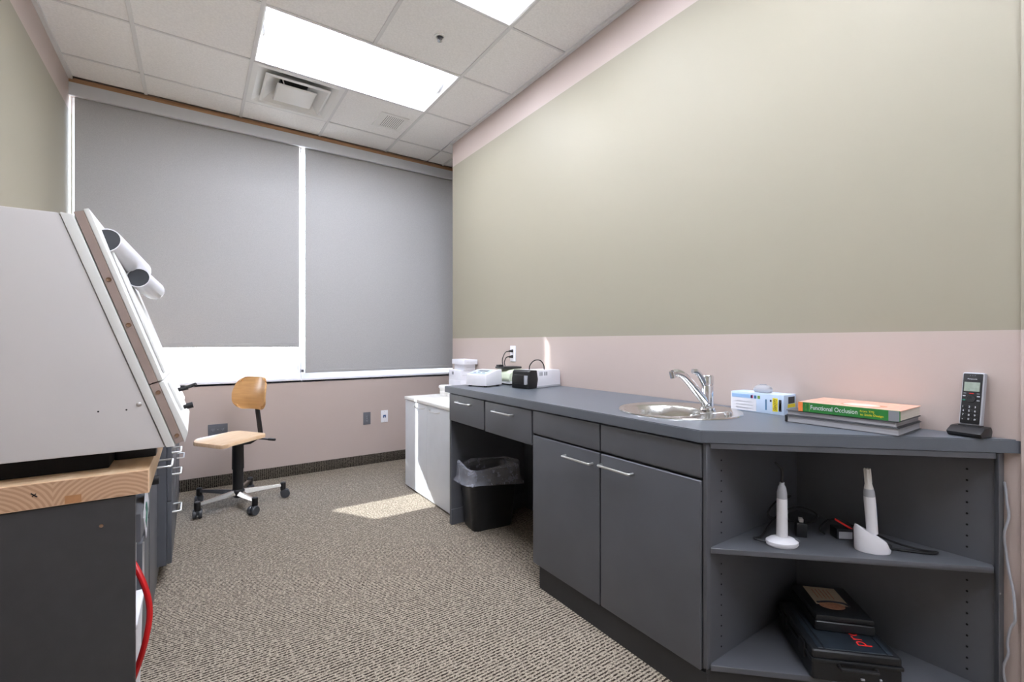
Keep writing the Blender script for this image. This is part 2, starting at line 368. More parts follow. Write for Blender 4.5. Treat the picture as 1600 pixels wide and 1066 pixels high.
# ceiling: slab, individual lay-in tiles, tee grid
ceil = sbox('ceiling', (XL-.15, 2.87, -2.3, 4.7, 3.15, 3.25), 'slab')
gx = [XL+.01, -.302, .308, .917, 1.527]; gy = [2.236+.6096*k for k in range(-7, 4)]
gy = [-2.14]+gy+[YW-.045]
light_cells = {}
LROWS = [8, 6, 4, 2]
cells = []
for i in range(len(gx)):
    for j in range(len(gy)-1):
        x0 = gx[i]; x1 = gx[i+1] if i+1 < len(gx) else XW-.004
        cells.append((x0, x1, gy[j], gy[j+1], i, j))
rows = {round(gy[j], 2): j for j in range(len(gy))}
lamp_rows = [rows[round(2.236+.6096*k, 2)] for k in (1, -1, -3, -5)]
diff_row = rows[round(2.236+.6096*2, 2)]
cells.append((XW-.004, 2.137, gy[-3]+.39, gy[-2], 9, 0)); cells.append((XW-.004, 2.137, gy[-2], gy[-1], 9, 0))
cells.append((2.137, 2.72, gy[-3]+.39, gy[-2], 9, 0)); cells.append((2.137, 2.72, gy[-2], gy[-1], 9, 0))
for x0, x1, y0, y1, i, j in cells:
    if i in (2, 3) and j in lamp_rows: continue
    if i == 2 and j == diff_row: continue
    bm = BM(); g = .006
    bx(bm, x0+g, x1-g, y0+g, y1-g, CZ+.003, CZ+.018, .003, 1)
    link('ceiling_tile', bm, 'tile', ceil)
for x in gx[1:]:
    spans = [(-2.14, YW-.045)]
    if abs(x-.917) < .01:                      # this runner stops at each troffer
        cut = sorted(gy[j] for j in lamp_rows); spans = []; a0 = -2.14
        for c in cut: spans.append((a0, c)); a0 = c+.6096
        spans.append((a0, YW-.045))
    for a0, a1 in spans:
        bm = BM(); bx(bm, x-.011, x+.011, a0, a1, CZ-.003, CZ+.006, .001, 1); link('ceiling_tee', bm, 'tee', ceil)
bm = BM(); bx(bm, 2.126, 2.148, 3.853, YW-.045, CZ-.003, CZ+.006, .001, 1); link('ceiling_tee', bm, 'tee', ceil)
for j, y in enumerate(gy[1:-1]):
    xe = 2.72 if y > 3.85 else XW-.004
    bm = BM(); bx(bm, XL+.004, xe, y-.0075, y+.0075, CZ-.002, CZ+.005, .001, 1); link('ceiling_tee', bm, 'tee', ceil)

# recessed troffers with curved white reflectors and a half-round lens
def troffer(y0, label, group=None):
    x0, x1, y1 = .319, 1.516, y0+.6096-.0085; y0 = y0+.0085; cy = (y0+y1)/2
    t = thing('ceiling_light', label, 'ceiling light', ((x0+x1)/2, cy, CZ), 0, group)
    bm = BM()                                              # housing: a shallow pan, open below
    bx(bm, x0, x1, y0, y1, CZ+.120, CZ+.128); bx(bm, x0, x0+.006, y0, y1, CZ-.001, CZ+.122); bx(bm, x1-.006, x1, y0, y1, CZ-.001, CZ+.122)
    bx(bm, x0, x1, y0, y0+.006, CZ-.001, CZ+.122); bx(bm, x0, x1, y1-.006, y1, CZ-.001, CZ+.122)
    link('housing', bm, 'refl', t, True)
    for s in (-1, 1):                                      # two cove reflectors
        pts = []
        for k in range(9):
            a = k/8*PI/2; pts.append((cy+s*(.075+.215*math.sin(a)), CZ+.004+.11*math.cos(a)))
        pts += [(cy+s*.296, CZ+.004), (cy+s*.296, CZ+.121), (cy+s*.075, CZ+.121)]
        bm = BM(); prism(bm, pts, x0+.008, x1-.008, 'x'); link('reflector', bm, 'refl', t, True)
    prof = [(cy+.092*math.cos(PI*k/14), CZ+.105-.082*math.sin(PI*k/14)) for k in range(15)]
    bm = BM(); prism(bm, prof, x0+.03, x1-.03, 'x'); link('lens', bm, 'lamp', t, True)
    for xx in (x0+.020, x1-.030):
        prof = [(cy+.097*math.cos(PI*k/14), CZ+.107-.088*math.sin(PI*k/14)) for k in range(15)]
        bm = BM(); prism(bm, prof, xx, xx+.010, 'x'); link('end_cap', bm, 'refl', t, True)
troffer(2.8456, 'lit white recessed ceiling troffer nearest the windows, beside the air diffuser')
troffer(1.6264, 'lit white recessed ceiling troffer, its corner showing at the top of the photo')
troffer(.4072, 'lit white recessed ceiling troffer overhead, third from the windows')
troffer(-.812, 'lit white recessed ceiling troffer farthest from the windows')

# stepped square air diffuser
t = thing('air_diffuser', 'white square stepped supply air diffuser in the ceiling beside the lit troffer', 'air vent', (.6125, 3.76, CZ))
def ring(bm, cx, cy, h0, z0, h1, z1, th=.004):
    """square sloped ring between half-sizes h0 at z0 and h1 at z1"""
    a = [(-1, -1), (1, -1), (1, 1), (-1, 1)]
    tt = bmesh.new()
    o = [tt.verts.new((cx+s*h0, cy+u*h0, z0)) for s, u in a]; i = [tt.verts.new((cx+s*h1, cy+u*h1, z1)) for s, u in a]
    o2 = [tt.verts.new((cx+s*h0, cy+u*h0, z0+th)) for s, u in a]; i2 = [tt.verts.new((cx+s*h1, cy+u*h1, z1+th)) for s, u in a]
    for k in range(4):
        n = (k+1) % 4
        tt.faces.new((o[k], o[n], i[n], i[k])); tt.faces.new((o2[k], i2[k], i2[n], o2[n]))
        tt.faces.new((o[k], o2[k], o2[n], o[n])); tt.faces.new((i[k], i[n], i2[n], i2[k]))
    bmesh.ops.recalc_face_normals(tt, faces=tt.faces); merge(bm, tt)
dx, dy = .6125, 3.7605
bm = BM(); ring(bm, dx, dy, .296, CZ-.003, .262, CZ-.003); ring(bm, dx, dy, .262, CZ-.003, .098, CZ+.088); link('frame', bm, 'white', t, True)
bm = BM(); ring(bm, dx, dy, .214, CZ-.008, .198, CZ-.014); ring(bm, dx, dy, .198, CZ-.014, .108, CZ+.072); link('cone', bm, 'white', t, True)
bm = BM(); bx(bm, dx-.125, dx+.125, dy-.125, dy+.125, CZ-.022, CZ-.017, .002); ring(bm, dx, dy, .125, CZ-.022, .131, CZ-.014); link('centre_plate', bm, 'white', t, True)
bm = BM(); lathe(bm, [(.094, CZ+.086), (.094, CZ+.125)], 32, Matrix.Translation((dx, dy, 0))); link('neck', bm, 'void', t, True)
bm = BM()
for s, u in ((1, 1), (1, -1), (-1, 1), (-1, -1)):
    rod(bm, (dx+s*.07, dy+u*.07, CZ-.017), (dx+s*.105, dy+u*.105, CZ+.075), .004, 8)
o = link('strut', bm, 'nickel', t, True); o['kind'] = 'stuff'

# small exhaust grille
t = thing('exhaust_grille', 'small white louvred exhaust grille in a ceiling tile near the windows', 'air vent', (1.352, 3.755, CZ))
bm = BM(); x0, x1, y0, y1 = 1.235, 1.468, 3.635, 3.905
for b in ((x0, x1, y0, y0+.03), (x0, x1, y1-.03, y1), (x0, x0+.05, y0+.03, y1-.03), (x1-.022, x1, y0+.03, y1-.03)): bx(bm, *b, CZ-.004, CZ+.004, .001, 1)
link('frame', bm, 'white', t, True)
for k in range(11):
    bm = BM(); xx = x0+.055+k*.0152
    bx(bm, -.0048, .0048, y0+.03, y1-.03, -.001, .001, mtx=Matrix.Translation((xx, 0, CZ)) @ Matrix.Rotation(.25, 4, 'Y')); link('slat', bm, 'white', t, True)
bm = BM(); bx(bm, x0+.05, x1-.022, y0+.03, y1-.03, CZ+.0022, CZ+.0028); link('backing', bm, 'toe', t, True)

t = thing('sprinkler_head', 'small chrome fire sprinkler head hanging from a tile between the two troffers', 'sprinkler', (1.221, 2.547, CZ))
bm = BM(); lathe(bm, [(.034, 0.003), (.033, -.004), (.022, -.005), (.019, .004)], 24, Matrix.Translation((1.221, 2.547, CZ))); link('escutcheon', bm, 'white', t, True)
bm = BM(); lathe(bm, [(.010, .0), (.010, -.010), (.006, -.011), (.003, -.020)], 12, Matrix.Translation((1.221, 2.547, CZ)))
for s in (-1, 1): tube(bm, [(1.221+s*.008, 2.547, CZ-.009), (1.221+s*.012, 2.547, CZ-.017), (1.221+s*.003, 2.547, CZ-.026)], .002, 6)
link('body', bm, 'slate', t, True)
bm = BM(); lathe(bm, [(.014, -.026), (.0145, -.0275), (.004, -.029)], 16, Matrix.Translation((1.221, 2.547, CZ))); link('deflector', bm, 'chrome', t, True)

# roller blinds
def blind(x0, x1, z0, label, y=YW-.008):
    t = thing('roller_blind', label, 'blind', ((x0+x1)/2, y, z0))
    bm = BM(); bx(bm, x0, x1, y-.0008, y+.0008, z0+.028, 2.925); link('fabric', bm, 'blind', t, True)
    bm = BM(); bx(bm, x0, x1, y-.009, y+.007, z0, z0+.030, .004); link('bottom_bar', bm, 'blind', t, True)
blind(-.700, .757, 1.128, 'grey roller blind on the left window, stopped short of the sill above a bright gap')
blind(.806, 2.717, .897, 'grey roller blind on the right window, pulled down almost to the sill')

# ------------------------------------------------------------------ right-hand run: worktop
top_poly = [(1.335, 2.710), (XW-.002, 2.710), (XW-.002, .262), (1.955, .277), (1.335, .874)]
sinkc = (1.652, 1.182); sr = .226
def top_with_hole():
    t = bmesh.new(); z0, z1 = .848, HC; N = 40
    out = [t.verts.new((x, y, z1)) for x, y in top_poly]; inn = [t.verts.new((sinkc[0]+sr*math.cos(2*PI*k/N), sinkc[1]+sr*math.sin(2*PI*k/N), z1)) for k in range(N)]
    ed = [t.edges.new((out[i], out[(i+1) % len(out)])) for i in range(len(out))]+[t.edges.new((inn[i], inn[(i+1) % N])) for i in range(N)]
    bmesh.ops.triangle_fill(t, edges=ed, use_beauty=True)
    bad = [f for f in t.faces if (f.calc_center_median().xy-Vector(sinkc)).length < sr*.9 and all((v.co.xy-Vector(sinkc)).length < sr*1.01 for v in f.verts)]
    bmesh.ops.delete(t, geom=bad, context='FACES_ONLY')
    r = bmesh.ops.extrude_face_region(t, geom=t.faces[:])
    bmesh.ops.translate(t, vec=(0, 0, z0-z1), verts=[v for v in r['geom'] if isinstance(v, bmesh.types.BMVert)])
    bmesh.ops.recalc_face_normals(t, faces=t.faces)
    e = [e for e in t.edges if len(e.link_faces) == 2 and e.calc_face_angle(0) > .3 and all(v.co.z > HC-.001 and (v.co.xy-Vector(sinkc)).length > sr*1.05 for v in e.verts)]
    bmesh.ops.bevel(t, geom=e, offset=.003, segments=2, affect='EDGES')
    return t
o = link('worktop', top_with_hole(), 'top'); tag(o, 'long dark grey laminate worktop with a clipped near corner, along the right wall', 'worktop')

# round sink and tap
t = thing('sink', 'round stainless steel sink set into the grey worktop', 'sink', (*sinkc, HC))
def sink_mesh():
    tt = bmesh.new(); N = 48; bc = (sinkc[0]-.038, sinkc[1]+.042)
    spec = [(sinkc, .242, .0005), (sinkc, .240, .004), (sinkc, .230, .0045), (sinkc, .222, .002), (bc, .168, .0005), (bc, .160, -.006), (bc, .150, -.06), (bc, .135, -.115), (bc, .10, -.135), (bc, .03, -.140)]
    rings = [[tt.verts.new((c[0]+r*math.cos(2*PI*i/N), c[1]+r*math.sin(2*PI*i/N), HC+z)) for i in range(N)] for c, r, z in spec]
    for a, b in zip(rings, rings[1:]):
        for i in range(N): tt.faces.new((a[i], b[i], b[(i+1) % N], a[(i+1) % N]))
    tt.faces.new(rings[-1]); bmesh.ops.recalc_face_normals(tt, faces=tt.faces)
    bmesh.ops.solidify(tt, geom=tt.faces[:], thickness=-.0006)
    return tt, bc
bm, bc = sink_mesh(); link('bowl', bm, 'steel', t, True, angle=50)
bm = BM(); lathe(bm, [(.032, .0), (.030, .004), (.018, .003), (.006, .007), (0, .007)], 24, Matrix.Translation((bc[0], bc[1], HC-.140))); link('drain', bm, 'chrome', t, True)
bm = BM(); lathe(bm, [(.014, 0), (.013, .010), (.008, .014), (0, .014)], 16, Matrix.Translation((1.70, .995, HC+.002))); link('plug_knob', bm, 'chrome', t, True)
bm = BM(); tube(bm, [(1.70, .995, HC+.012), (1.66, 1.03, HC+.008), (1.63, 1.06, HC+.006), (1.60, 1.075, HC+.004), (1.575, 1.09, HC-.02), (1.585, 1.13, HC-.09), (1.6, 1.19, HC-.132)], .0022, 6); link('plug_chain', bm, 'chrome', t, True)

fx, fy = 1.768, 1.125
t = thing('tap', 'chrome single-lever mixer tap standing on the sink rim', 'tap', (fx, fy, HC+.003))
bm = BM(); lathe(bm, [(.031, .002), (.030, .010), (.024, .016), (.0235, .098), (.0225, .102)], 28, Matrix.Translation((fx, fy, HC))); link('body', bm, 'chrome', t, True)
bm = BM(); lathe(bm, [(.0225, .104), (.0245, .106), (.0245, .140), (.021, .146), (0, .146)], 28, Matrix.Translation((fx, fy, HC))); link('cap', bm, 'chrome', t, True)
bm = BM(); d = Vector((-.95, .20, 0)).normalized()
q = lambda s, z: Vector((fx, fy, HC))+d*s+Vector((0, 0, z))
tube(bm, [q(.008, .03), q(.05, .072), q(.10, .122), (q(.135, .15)), q(.165, .160), q(.185, .158)], lambda u: .0185-.005*u, 14); link('spout', bm, 'chrome', t, True)
bm = BM(); rod(bm, q(.188, .166), q(.181, .140), .0125, 16); link('aerator', bm, 'chrome', t, True)
bm = BM()
tube(bm, [q(.010, .104), q(.035, .138), q(.058, .160), q(.080, .163)], lambda u: .014-.004*u, 10); link('lever', bm, 'chrome', t, True)

# sink base cabinet
FX = 1.345
t = thing('sink_cabinet', 'dark grey two-door base cabinet under the sink', 'cabinet', (1.65, 1.33, 0))
bm = BM()
bx(bm, FX+.021, FX+.035, .878, 1.778, .722, .846, .001, 1); bx(bm, FX+.021, 1.955, 1.762, 1.780, .10, .846, .001, 1); bx(bm, FX+.021, 1.955, .878, .890, .10, .846, .001, 1)
bx(bm, FX+.021, 1.955, .89, 1.762, .10, .118); bx(bm, 1.942, 1.955, .89, 1.762, .118, .846); link('carcass', bm, 'lam', t, True)
def door(par, name, y0, y1, z0, z1, hy=None, hz=None, fx=FX, m='lam', roundedge=None):
    bm = BM(); bx(bm, fx, fx+.019, y0, y1, z0, z1, .0035 if not roundedge else roundedge, 3)
    o = link(name, bm, m, par, True)
    if hy:
        bm = BM(); handle_bm(bm, (fx+.001, hy[0], hz), (fx+.001, hy[1], hz), (-.026, 0, 0)); link('handle', bm, 'nickel', o, True)
    return o
door(t, 'door', 1.332, 1.777, .107, .722, (1.537, 1.370), .672)
door(t, 'door', .880, 1.327, .107, .722, (1.318, 1.158), .679, roundedge=.007)
door(t, 'false_front', 1.332, 1.777, .731, .840); door(t, 'false_front', .880, 1.327, .731, .840, roundedge=.007)
bm = BM(); bx(bm, FX+.008, FX+.024, .862, 1.735, 0, .104, .001, 1); bx(bm, FX+.024, 1.95, 1.719, 1.735, 0, .104, .001, 1); link('toe_kick', bm, 'toe', t, True)

# kneehole desk: end panel, added back panel for the wall's shade, two drawers
t = thing('desk_unit', 'dark grey kneehole desk unit with two drawers under the far end of the worktop', 'desk', (1.65, 2.22, 0))
bm = BM(); bx(bm, FX+.008, 1.955, 2.654, 2.676, 0, .846, .001, 1); link('end_panel', bm, 'lam', t, True)
bm = BM(); bx(bm, FX+.006, 1.95, 2.646, 2.656, 0, .098, .001, 1); link('plinth', bm, 'lam', t, True)
bm = BM(); bx(bm, 1.930, 1.955, 1.93, 2.654, .0, .846); link('back_panel', bm, 'lamd', t, True)  # dark sheet added where the kneehole wall lies in shade
bm = BM(); bx(bm, FX+.022, 1.93, 1.80, 2.65, .690, .705); bx(bm, FX+.022, FX+.04, 1.80, 2.65, .83, .846); bx(bm, FX+.022, 1.93, 2.215, 2.243, .705, .83); bx(bm, FX+.022, 1.93, 1.785, 1.80, .69, .846); link('drawer_box', bm, 'lamd', t, True)
door(t, 'drawer', 2.236, 2.664, .672, .840, (2.546, 2.382), .800); door(t, 'drawer', 1.790, 2.222, .669, .838, (2.121, 1.943), .797)

# corner shelf unit
A = Vector((1.350, .862)); B = Vector((1.930, .303)); dd = (B-A).normalized(); nn = Vector((dd.y, -dd.x))   # nn points out to the room
if nn.x > 0: nn = -nn
t = thing('corner_shelf_unit', 'dark grey open corner shelf unit under the clipped end of the worktop', 'shelf unit', (1.75, .6, 0))
bm = BM(); prism(bm, [(1.352, .876), (1.955, .876), (1.955, .858), (1.366, .858), (1.352, .862)], .119, .846, 'z', .001, 1); link('side_panel', bm, 'lam', t, True)
bm = BM(); bx(bm, 1.948, 1.964, .305, .858, .119, .846, .001, 1); prism(bm, [(1.924, .300), (1.964, .296), (1.964, .312), (1.938, .312)], 0, .846, 'z', .001, 1); link('back_panel', bm, 'lam', t, True)
tri = lambda off: [(A+dd*.012-nn*off)[:], (B-dd*.010-nn*off)[:], (1.948, .318), (1.948, .858), (1.372, .858)]
bm = BM(); prism(bm, tri(.0), .494, .511, 'z', .001, 1); link('shelf', bm, 'lam', t, True)
bm = BM(); prism(bm, tri(-.002), .119, .137, 'z', .001, 1); link('bottom_shelf', bm, 'lam', t, True)
bm = BM()
p = [A+dd*.012, B-dd*.004, B-dd*.004-nn*.018, A+dd*.012-nn*.018]; prism(bm, [q_[:] for q_ in p], .829, .847, 'z', .001, 1); link('top_rail', bm, 'lam', t, True)
bm = BM(); p = [A+dd*.0-nn*.004, B-dd*.0-nn*.004, B-nn*.02, A-nn*.02]; prism(bm, [q_[:] for q_ in p], 0, .119, 'z'); link('toe_kick', bm, 'toe', t, True)
bm = BM()
for k in range(19):
    z = .17+k*.034
    if .48 < z < .52: continue
    lathe(bm, [(.003, 0), (.003, .0015)], 8, Matrix.Translation((1.9475, .372, z)) @ Matrix.Rotation(-PI/2, 4, 'Y'))
    lathe(bm, [(.0025, 0), (.0025, .0015)], 8, Matrix.Translation((1.425, .8575, z)) @ Matrix.Rotation(PI/2, 4, 'X'))
o = link('pin_holes', bm, 'void', t, True); o['kind'] = 'stuff'

# ------------------------------------------------------------------ white storage cabinet in the alcove end
t = thing('storage_cabinet', 'pale grey two-door storage cabinet with a white top beyond the end of the desk', 'cabinet', (1.68, 3.16, 0))
CX = 1.413
bm = BM(); bx(bm, CX+.019, 1.955, 2.74, 3.588, .03, .702, .001, 1); bx(bm, CX+.03, 1.95, 2.76, 3.57, 0, .03); link('carcass', bm, 'beigecab', t, True)
bm = BM(); bx(bm, CX-.006, 1.962, 2.73, 3.596, .706, .730, .004, 2); link('top', bm, 'offwhite', t, True)
for y0, y1, h0, h1 in ((3.160, 3.588, 3.394, 3.205), (2.742, 3.155, 3.11, 2.945)):
    d_ = door(t, 'door', y0, y1, .012, .702, None, None, CX, 'beigecab')
    bm = BM(); tube(bm, [(CX+.002, h0, .676), (CX-.018, h0-.02, .672), (CX-.024, (h0+h1)/2, .669), (CX-.018, h1+.02, .672), (CX+.002, h1, .676)], .0045, 8); link('handle', bm, 'nickel', d_, True)

def jar(x, y, label):
    t = thing('jar', label, 'jar', (x, y, .7302))
    bm = BM(); lathe(bm, [(.043, .0), (.046, .004), (.046, .016), (.0435, .020), (.046, .024), (.046, .038), (.0435, .042), (.045, .046), (.046, .062)], 28); link('body', bm, 'offwhite', t)
    bm = BM(); lathe(bm, [(.050, .0625), (.0535, .066), (.054, .080), (.050, .086), (0, .087)], 28); link('lid', bm, 'white', t)
jar(1.70, 3.44, 'round white lidded jar on the storage cabinet, wholly in view')
jar(1.712, 3.325, 'round white lidded jar on the storage cabinet, half hidden by the worktop end')

for b, lab, ico in (((1.812, 1.957, 3.39, 3.60, .7302, .850), 'white carton at the bottom of the stack by the wall end', 1),
               ((1.816, 1.955, 3.40, 3.605, .8502, .935), 'white carton second from the bottom of the stack by the wall end', 1),
               ((1.850, 1.955, 3.39, 3.57, .9352, .984), 'slim white carton third from the bottom of the stack by the wall end', 0),
               ((1.835, 1.960, 3.36, 3.585, .9842, 1.026), 'slim wide white carton on top of the stack by the wall end', 0)):
    t = thing('carton', lab, 'box', ((b[0]+b[1])/2, (b[2]+b[3])/2, b[4]))
    box('body', b, 'card', t, .002)
    bm = BM(); bx(bm, b[0]+.02, b[1]-.004, b[2]-.001, b[2]+.001, (b[4]+b[5])/2-.0006, (b[4]+b[5])/2+.0006)
    if ico: bx(bm, b[0]-.0006, b[0]+.001, b[3]-.09, b[3]-.055, b[4]+.045, b[4]+.07)
    o = link('print', bm, 'mgrey', t, True)
    if ico: o['kind'] = 'stuff'

# ------------------------------------------------------------------ things on the worktop, far end
# white meter with a sloped keypad
t = thing('bench_meter', 'small white bench instrument with a sloping keypad at the far end of the worktop', 'instrument', (1.545, 2.565, HC), math.radians(21))
bm = BM()   # local x = depth (front at -x), y = width
prism(bm, [(-.085, .008), (.085, .008), (.083, .104), (.02, .102), (-.083, .078)], -.082, .082, 'y', .005, 2); link('housing', bm, 'whitep', t)
bm = BM(); m_ = Matrix.Translation((-.031, 0, .0925)) @ Matrix.Rotation(-math.atan2(.024, .103), 4, 'Y')
bx(bm, -.042, .044, -.064, .064, 0, .0025, .001, 1, m_); o = link('keypad', bm, 'blue', t); o['label'] = 'pale blue keypad panel'
for k in range(3):
    bm = BM(); bx(bm, -.03, -.018, -.05+k*.035, -.028+k*.035, .0025, .0045, .0008, 1, m_); link('key', bm, 'mgrey', o)
bm = BM(); bx(bm, .0, .03, -.05, .03, .0025, .004, .0008, 1, m_); link('display', bm, 'slate', o)
for s in (-1, 1):
    for u in (-1, 1):
        bm = BM(); lathe(bm, [(.011, 0), (.012, .009)], 12, Matrix.Translation((s*.065, u*.062, .0005))); link('foot', bm, 'rubber', t)

# pale green unit behind
t = thing('lab_unit', 'pale green rounded bench unit against the wall behind the white instrument', 'instrument', (1.772, 2.585, HC))
bm = BM(); prism(bm, [(-.088, .028), (.088, .028), (.088, .098), (.03, .104), (-.04, .098), (-.078, .08), (-.09, .05)], -.105, .105, 'y', .006, 2); link('cover', bm, 'green', t)
bm = BM(); bx(bm, -.082, .085, -.1, .1, .010, .028, .003); link('base', bm, 'white', t)
bm = BM(); bx(bm, -.07, .07, -.08, .08, .0005, .010, .002); link('foot', bm, 'rubber', t)
t = thing('power_adapter', 'flat black power block lying on the pale green unit', 'adapter', (1.75, 2.60, HC+.1045))
bm = BM(); bx(bm, -.06, .085, -.05, .06, .0005, .014, .004); link('body', bm, 'dark', t)
bm = BM(); bx(bm, -.055, -.02, .02, .055, .014, .026, .003); link('plug', bm, 'dark', t)

# white and black polisher
t = thing('model_trimmer', 'white bench machine with a black front, against the wall on the worktop', 'machine', (1.765, 2.315, HC), math.radians(13))
bm = BM(); prism(bm, [(-.065, .010), (.186, .010), (.183, .100), (.172, .107), (-.058, .112), (-.065, .106)], -.066, .066, 'y', .004, 2); link('housing', bm, 'whitep', t)
bm = BM(); bx(bm, -.065, .187, -.068, .068, .001, .013, .003); o = link('base', bm, 'lgrey', t)
bm = BM(); prism(bm, [(-.135, .002), (-.060, .002), (-.048, .055), (-.060, .112), (-.115, .114), (-.128, .104), (-.136, .06)], -.070, .070, 'y', .005, 2); o = link('front', bm, 'dark', t); o['label'] = 'glossy black front cover'
bm = BM(); bx(bm, -.152, -.130, -.04, .045, .03, .085, .006); link('tray', bm, 'dark', o)
bm = BM(); bx(bm, -.155, -.133, -.058, -.046, .028, .082, .002); link('latch', bm, 'lgrey', o)
for k in range(8):
    bm = BM(); zz = .088; xx = -.03+(k if k < 4 else k+1)*.009
    bx(bm, xx, xx+.003, -.0675, -.065, .075, .098); link('vent_slot', bm, 'mgrey', t)
tag(link('loop_cable', (lambda b: (tube(b, [(1.735, 2.33, HC+.108), (1.738, 2.325, HC+.14), (1.765, 2.315, HC+.168), (1.805, 2.31, HC+.168), (1.83, 2.305, HC+.14), (1.832, 2.30, HC+.104)], .0035, 8), b)[1])(BM()), 'rubber'), 'short black cable looping over the white bench machine', 'cable')

# outlets
def outlet(name, label, cat, p, right, up, w_, h_, plate, kind):
    t = thing(name, label, cat, p); P0 = Vector(p); X = Vector(right); Y = Vector(up); N = X.cross(Y)
    m_ = Matrix((X, Y, N)).transposed().to_4x4(); m_.translation = P0
    bm = BM(); bx(bm, -w_/2, w_/2, -h_/2, h_/2, .0002, .006, .002, 2, m_); link('plate', bm, plate, t, True)
    spots = {'duplex': [(0, -h_*.17), (0, h_*.17)], 'double': [(-w_*.25, 0), (w_*.25, 0)], 'jack': [(0, 0)]}[kind]
    for a, b in spots:
        bm = BM(); rr = .017
        bx(bm, a-rr*.8, a+rr*.8, b-rr*.8, b+rr*.8, .005, .0078, .003, 2, m_)
        s = link('socket', bm, 'ledblue' if kind == 'jack' else plate, t, True)
        bm = BM()
        if kind == 'jack': bx(bm, a-.005, a+.005, b-.012, b-.002, .0075, .009, 0, 1, m_); mm = 'whitep'
        else:
            for q_ in (-.006, .006): bx(bm, a+q_-.0016, a+q_+.0016, b-.002, b+.007, .0075, .0082, 0, 1, m_)
            bx(bm, a-.002, a+.002, b-.010, b-.006, .0075, .0082, 0, 1, m_); mm = 'lgrey' if plate == 'slate' else 'ink'
        link('slots', bm, mm, s, True)
    for a, b in ([(0, 0)] if kind == 'duplex' else [(0, h_*.4), (0, -h_*.4)] if kind == 'jack' else [(0, 0)]):
        bm = BM(); lathe(bm, [(.003, .005), (.003, .0075)], 8, m_ @ Matrix.Translation((a, b, 0))); link('screw', bm, 'nickel', t, True)
    return t
outlet('wall_outlet', 'grey vertical duplex outlet low on the wall under the right blind', 'outlet', (1.357, YW, .440), (1, 0, 0), (0, 0, 1), .070, .118, 'slate', 'duplex')
outlet('wall_jack', 'white wall plate with a blue data jack, right of the grey outlet', 'wall plate', (1.528, YW, .445), (1, 0, 0), (0, 0, 1), .070, .118, 'whitep', 'jack')
outlet('wall_outlet', 'grey wide double outlet on the far wall behind the wooden chair', 'outlet', (.152, YW, .462), (1, 0, 0), (0, 0, 1), .135, .090, 'slate', 'double')
outlet('wall_outlet', 'white duplex outlet above the worktop with two black plugs in it', 'outlet', (XW, 2.840, 1.085), (0, -1, 0), (0, 0, 1), .070, .118, 'whitep', 'duplex')
for z, lab, pts in ((1.105, 'black plug and cable in the upper socket above the worktop', [(1.93, 2.85, 1.102), (1.905, 2.855, 1.094), (1.87, 2.84, 1.05), (1.845, 2.80, 1.01), (1.825, 2.74, .975), (1.815, 2.70, .94)]),
                    (1.063, 'black plug and cable in the lower socket above the worktop', [(1.93, 2.85, 1.062), (1.908, 2.85, 1.056), (1.88, 2.83, 1.025), (1.86, 2.79, .995), (1.84, 2.73, .962), (1.832, 2.70, .93)])):
    t = thing('plug_cable', lab, 'cable', (XW-.008, 2.84, z))
    bm = BM(); tube(bm, [(XW-.008, 2.84, z), (XW-.02, 2.842, z), (XW-.032, 2.846, z-.001), pts[0]], lambda u: .012-.008*u, 10, 3); link('plug', bm, 'rubber', t, True)
    bm = BM(); tube(bm, pts, .0036, 8); link('cord', bm, 'rubber', t, True)

# ------------------------------------------------------------------ things on the worktop, near end
# glove box
gx0, gx1, gy0, gy1, gz0, gz1 = 1.865, 1.962, .866, 1.078, HC+.0005, HC+.078
t = thing('glove_box', 'pale blue and white carton of gloves lying against the wall beside the sink', 'box', (1.913, .972, HC))
box('carton', (gx0, gx1, gy0, gy1, gz0, gz1), 'blue', t, .0012)
F = (0, -1, 0); U = (0, 0, 1)    # on the room-side face: reading right is -y
def gl(name, y, z, w_, h_, m): bm = BM(); quad(bm, (gx0, y, z), F, U, w_, h_); return link(name, bm, m, t, True)
gl('band', gy1-.004, gz1-.022, .085, .014, 'blued'); gl('white_panel', gy1-.004, gz0+.003, .102, .050, 'card'); gl('end_strip', gy1, gz0+.001, .004, .075, 'whitep')
for k, mm in enumerate(('magenta', 'cyan', 'lime')): gl('colour_square', gy1-.083-k*.014, gz1-.022, .010, .012, mm)
for k in range(3): gl('print_line', gy1-.022, gz0+.012+k*.013, .07, .002, 'lgrey')
gl('yellow_tag', gy1-.170, gz0+.012, .019, .052, 'yellow'); text('lettering', 'GLOVES', 'ink', t, (gx0-.0009, gy1-.174, gz0+.060), (0, 0, -1), (0, -1, 0), .044, .011)
gl('small_print', gy1-.142, gz0+.014, .005, .042, 'cyan'); gl('spot', gy1-.160, gz0+.048, .006, .008, 'ink')
gl('dark_label', gy1-.193, gz0+.014, .010, .045, 'ink'); gl('white_label', gy1-.196, gz0+.018, .006, .028, 'card')
bm = BM(); quad(bm, (gx0+.035, gy0, gz1-.034), (1, 0, 0), U, .05, .026); link('end_print', bm, 'ink', t, True)
bm = BM(); quad(bm, (gx0+.03, gy0, gz1-.050), (1, 0, 0), U, .06, .014); link('end_band', bm, 'yellow', t, True)
bm = BM(); bx(bm, gx0+.03, gx1-.03, gy0+.06, gy1-.06, gz1-.0002, gz1+.0006); link('top_flap', bm, 'whitep', t, True)
t = thing('grey_gadget', 'small rounded grey plastic gadget lying on the pale blue glove carton', 'gadget', (1.905, .965, gz1), math.radians(10))
bm = BM(); lathe(bm, [(0.001, .0012), (.9, .002), (1, .010), (.98, .016)], 24, Matrix.Diagonal((.024, .036, 1, 1))); link('base', bm, 'lgrey', t)
